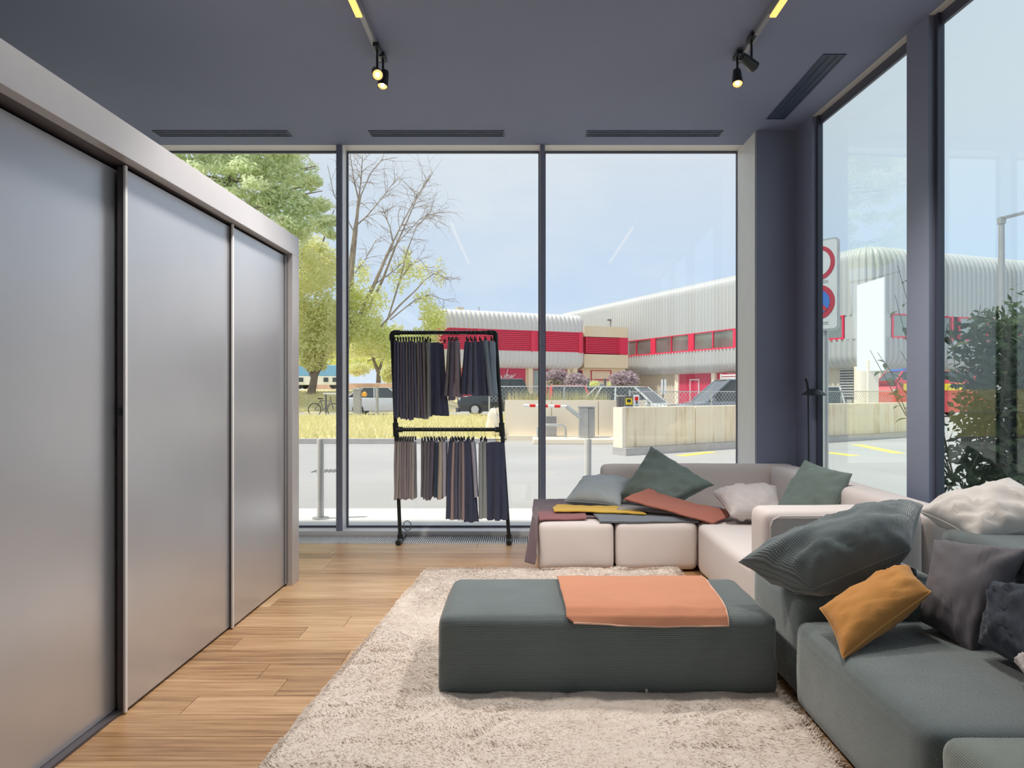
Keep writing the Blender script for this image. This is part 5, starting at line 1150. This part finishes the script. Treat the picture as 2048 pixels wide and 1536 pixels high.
for k, (px, py, Y, rx_, rz_, lab) in enumerate(((1112,752,46,26,14,'dusty pink flowering shrub in front of the office block window'), (1152,762,44,22,16,'pale pink brown shrub beside the slim dark post'), (1248,758,40,30,16,'broad pink and green flowering shrub behind the white hatchback'))):
    q = P(px, py, Y); e_ = empty('flowering_shrub', (q.x, Y, GZ)); tag(e_, lab, 'shrub', None); leaf_cards('blossom', [(q, (rx_*Y/F, .6, rz_*Y/F), 1), (q - Vector((0,0,.4)), (rx_*.8*Y/F, .6, .5), .6)], 2600, .09, M['lavender'], e_, 30+k, .9)
    leaf_cards('foliage', [(q - Vector((0,0,.45)), (rx_*.7*Y/F, .5, .45), 1)], 900, .09, M['leaf_olive'], e_, 40+k)
    mm = MB()
    for j in range(7): mm.tube([(q.x + g.uniform(-.2,.2), Y, GZ), (q.x + g.uniform(-.7,.7), Y + g.uniform(-.3,.3), q.z + g.uniform(-.1,.4))], .02, 4)
    mm.build('stems', M['bark'], e_)
for k, (px, py, Y, lab) in enumerate(((1188,772,47,'small bright lime bush below the cream link block'), (1224,774,44,'small lime bush near the dark green post'))):
    q = P(px, py, Y); e_ = empty('lime_bush', (q.x, Y, GZ)); tag(e_, lab, 'bush'); leaf_cards('foliage', [(q, (.35, .35, .4), 1), (q-Vector((0,0,.5)), (.4,.4,.6), 1)], 1200, .08, M['leaf'], e_, 50+k)

# laurel shrub right outside the side glass: leaves that can be told apart are objects, the mass behind them is stuff
ls = empty('laurel_shrub', (3.55, 4.9, GZ)); tag(ls, 'dark laurel shrub pressed against the outside of the side glass', 'shrub')
def leaf_mesh(nm, ln_, wd_, mat):
    m = MB(); rows = [(0, .05), (.25, .8), (.5, 1), (.75, .72), (1, .03)]
    for t_, w_ in rows: m.v += [(-w_*wd_/2, t_*ln_, .012*math.sin(t_*3.1)+.006*w_), (0, t_*ln_, .012*math.sin(t_*3.1)), (w_*wd_/2, t_*ln_, .012*math.sin(t_*3.1)+.006*w_)]
    for i in range(4):
        for j in range(2): o = i*3+j; m.f.append((o, o+1, o+4, o+3))
    me = m.mesh(nm, 180); me.materials.append(mat); return me
lm = [leaf_mesh('leaf', .105, .046, M['bush_leaf']), leaf_mesh('leaf', .09, .038, M['bush_leaf']), leaf_mesh('leaf', .09, .04, M['bush_pale'])]
m = MB(); gl = random.Random(5); leaves = []
def sprig(base, top, n, pale=.15):
    base, top = Vector(base), Vector(top); mid = base.lerp(top, .5) + Vector((gl.gauss(0,.05), gl.gauss(0,.05), 0)); m.tube([base, mid, top], [.006, .004, .002], 5)
    for k in range(n):
        t_ = .30 + .70*k/n; p_ = base.lerp(mid, t_*2) if t_ < .5 else mid.lerp(top, t_*2-1); leaves.append((p_, pale))
for k in range(15):
    px = gl.uniform(1895, 2075); Y = gl.uniform(4.5, 5.6); topy = 585 + 90*abs(math.sin(px*.045)) + gl.uniform(0, 60)
    t_ = P(px, topy, Y); sprig((t_.x + gl.uniform(-.2,.3), Y + gl.uniform(-.1,.2), gl.uniform(.2,.9)), t_, 13)
for px, py, Y in ((1795,530,5.6),(1790,590,5.7),(1800,700,5.5),(1755,705,5.9),(1780,740,5.8),(1740,700,6.0)): t_ = P(px, py, Y); sprig((3.35, 5.45, .6), t_, 8, .6)
for p_, pale in leaves[:290]:
    o = bpy.data.objects.new('leaf', lm[2] if gl.random() < pale else gl.choice(lm[:2])); COL.objects.link(o); o.parent = ls; o.location = p_ - ORG[ls]
    o.rotation_euler = (gl.uniform(-.9, .5), gl.uniform(-.6, .6), gl.uniform(0, 6.28)); s_ = gl.uniform(.7, 1.25); o.scale = (s_, s_, s_)
m.build('stems', M['bark'], ls)
leaf_cards('foliage', [((3.25,4.75,.7),(.34,.45,.75),3),((3.75,4.9,.75),(.5,.6,.8),4),((4.3,5.2,.8),(.5,.7,.8),3),((3.5,4.9,1.35),(.40,.5,.35),1.6),((4.05,5.1,1.5),(.5,.5,.45),2.2),((3.6,5.3,1.7),(.35,.4,.28),.9),((4.3,5.6,1.85),(.5,.5,.35),1.4),((3.3,4.6,.25),(.4,.5,.4),1.5)], 12500, .042, M['bush_leaf'], ls, 15, .7)
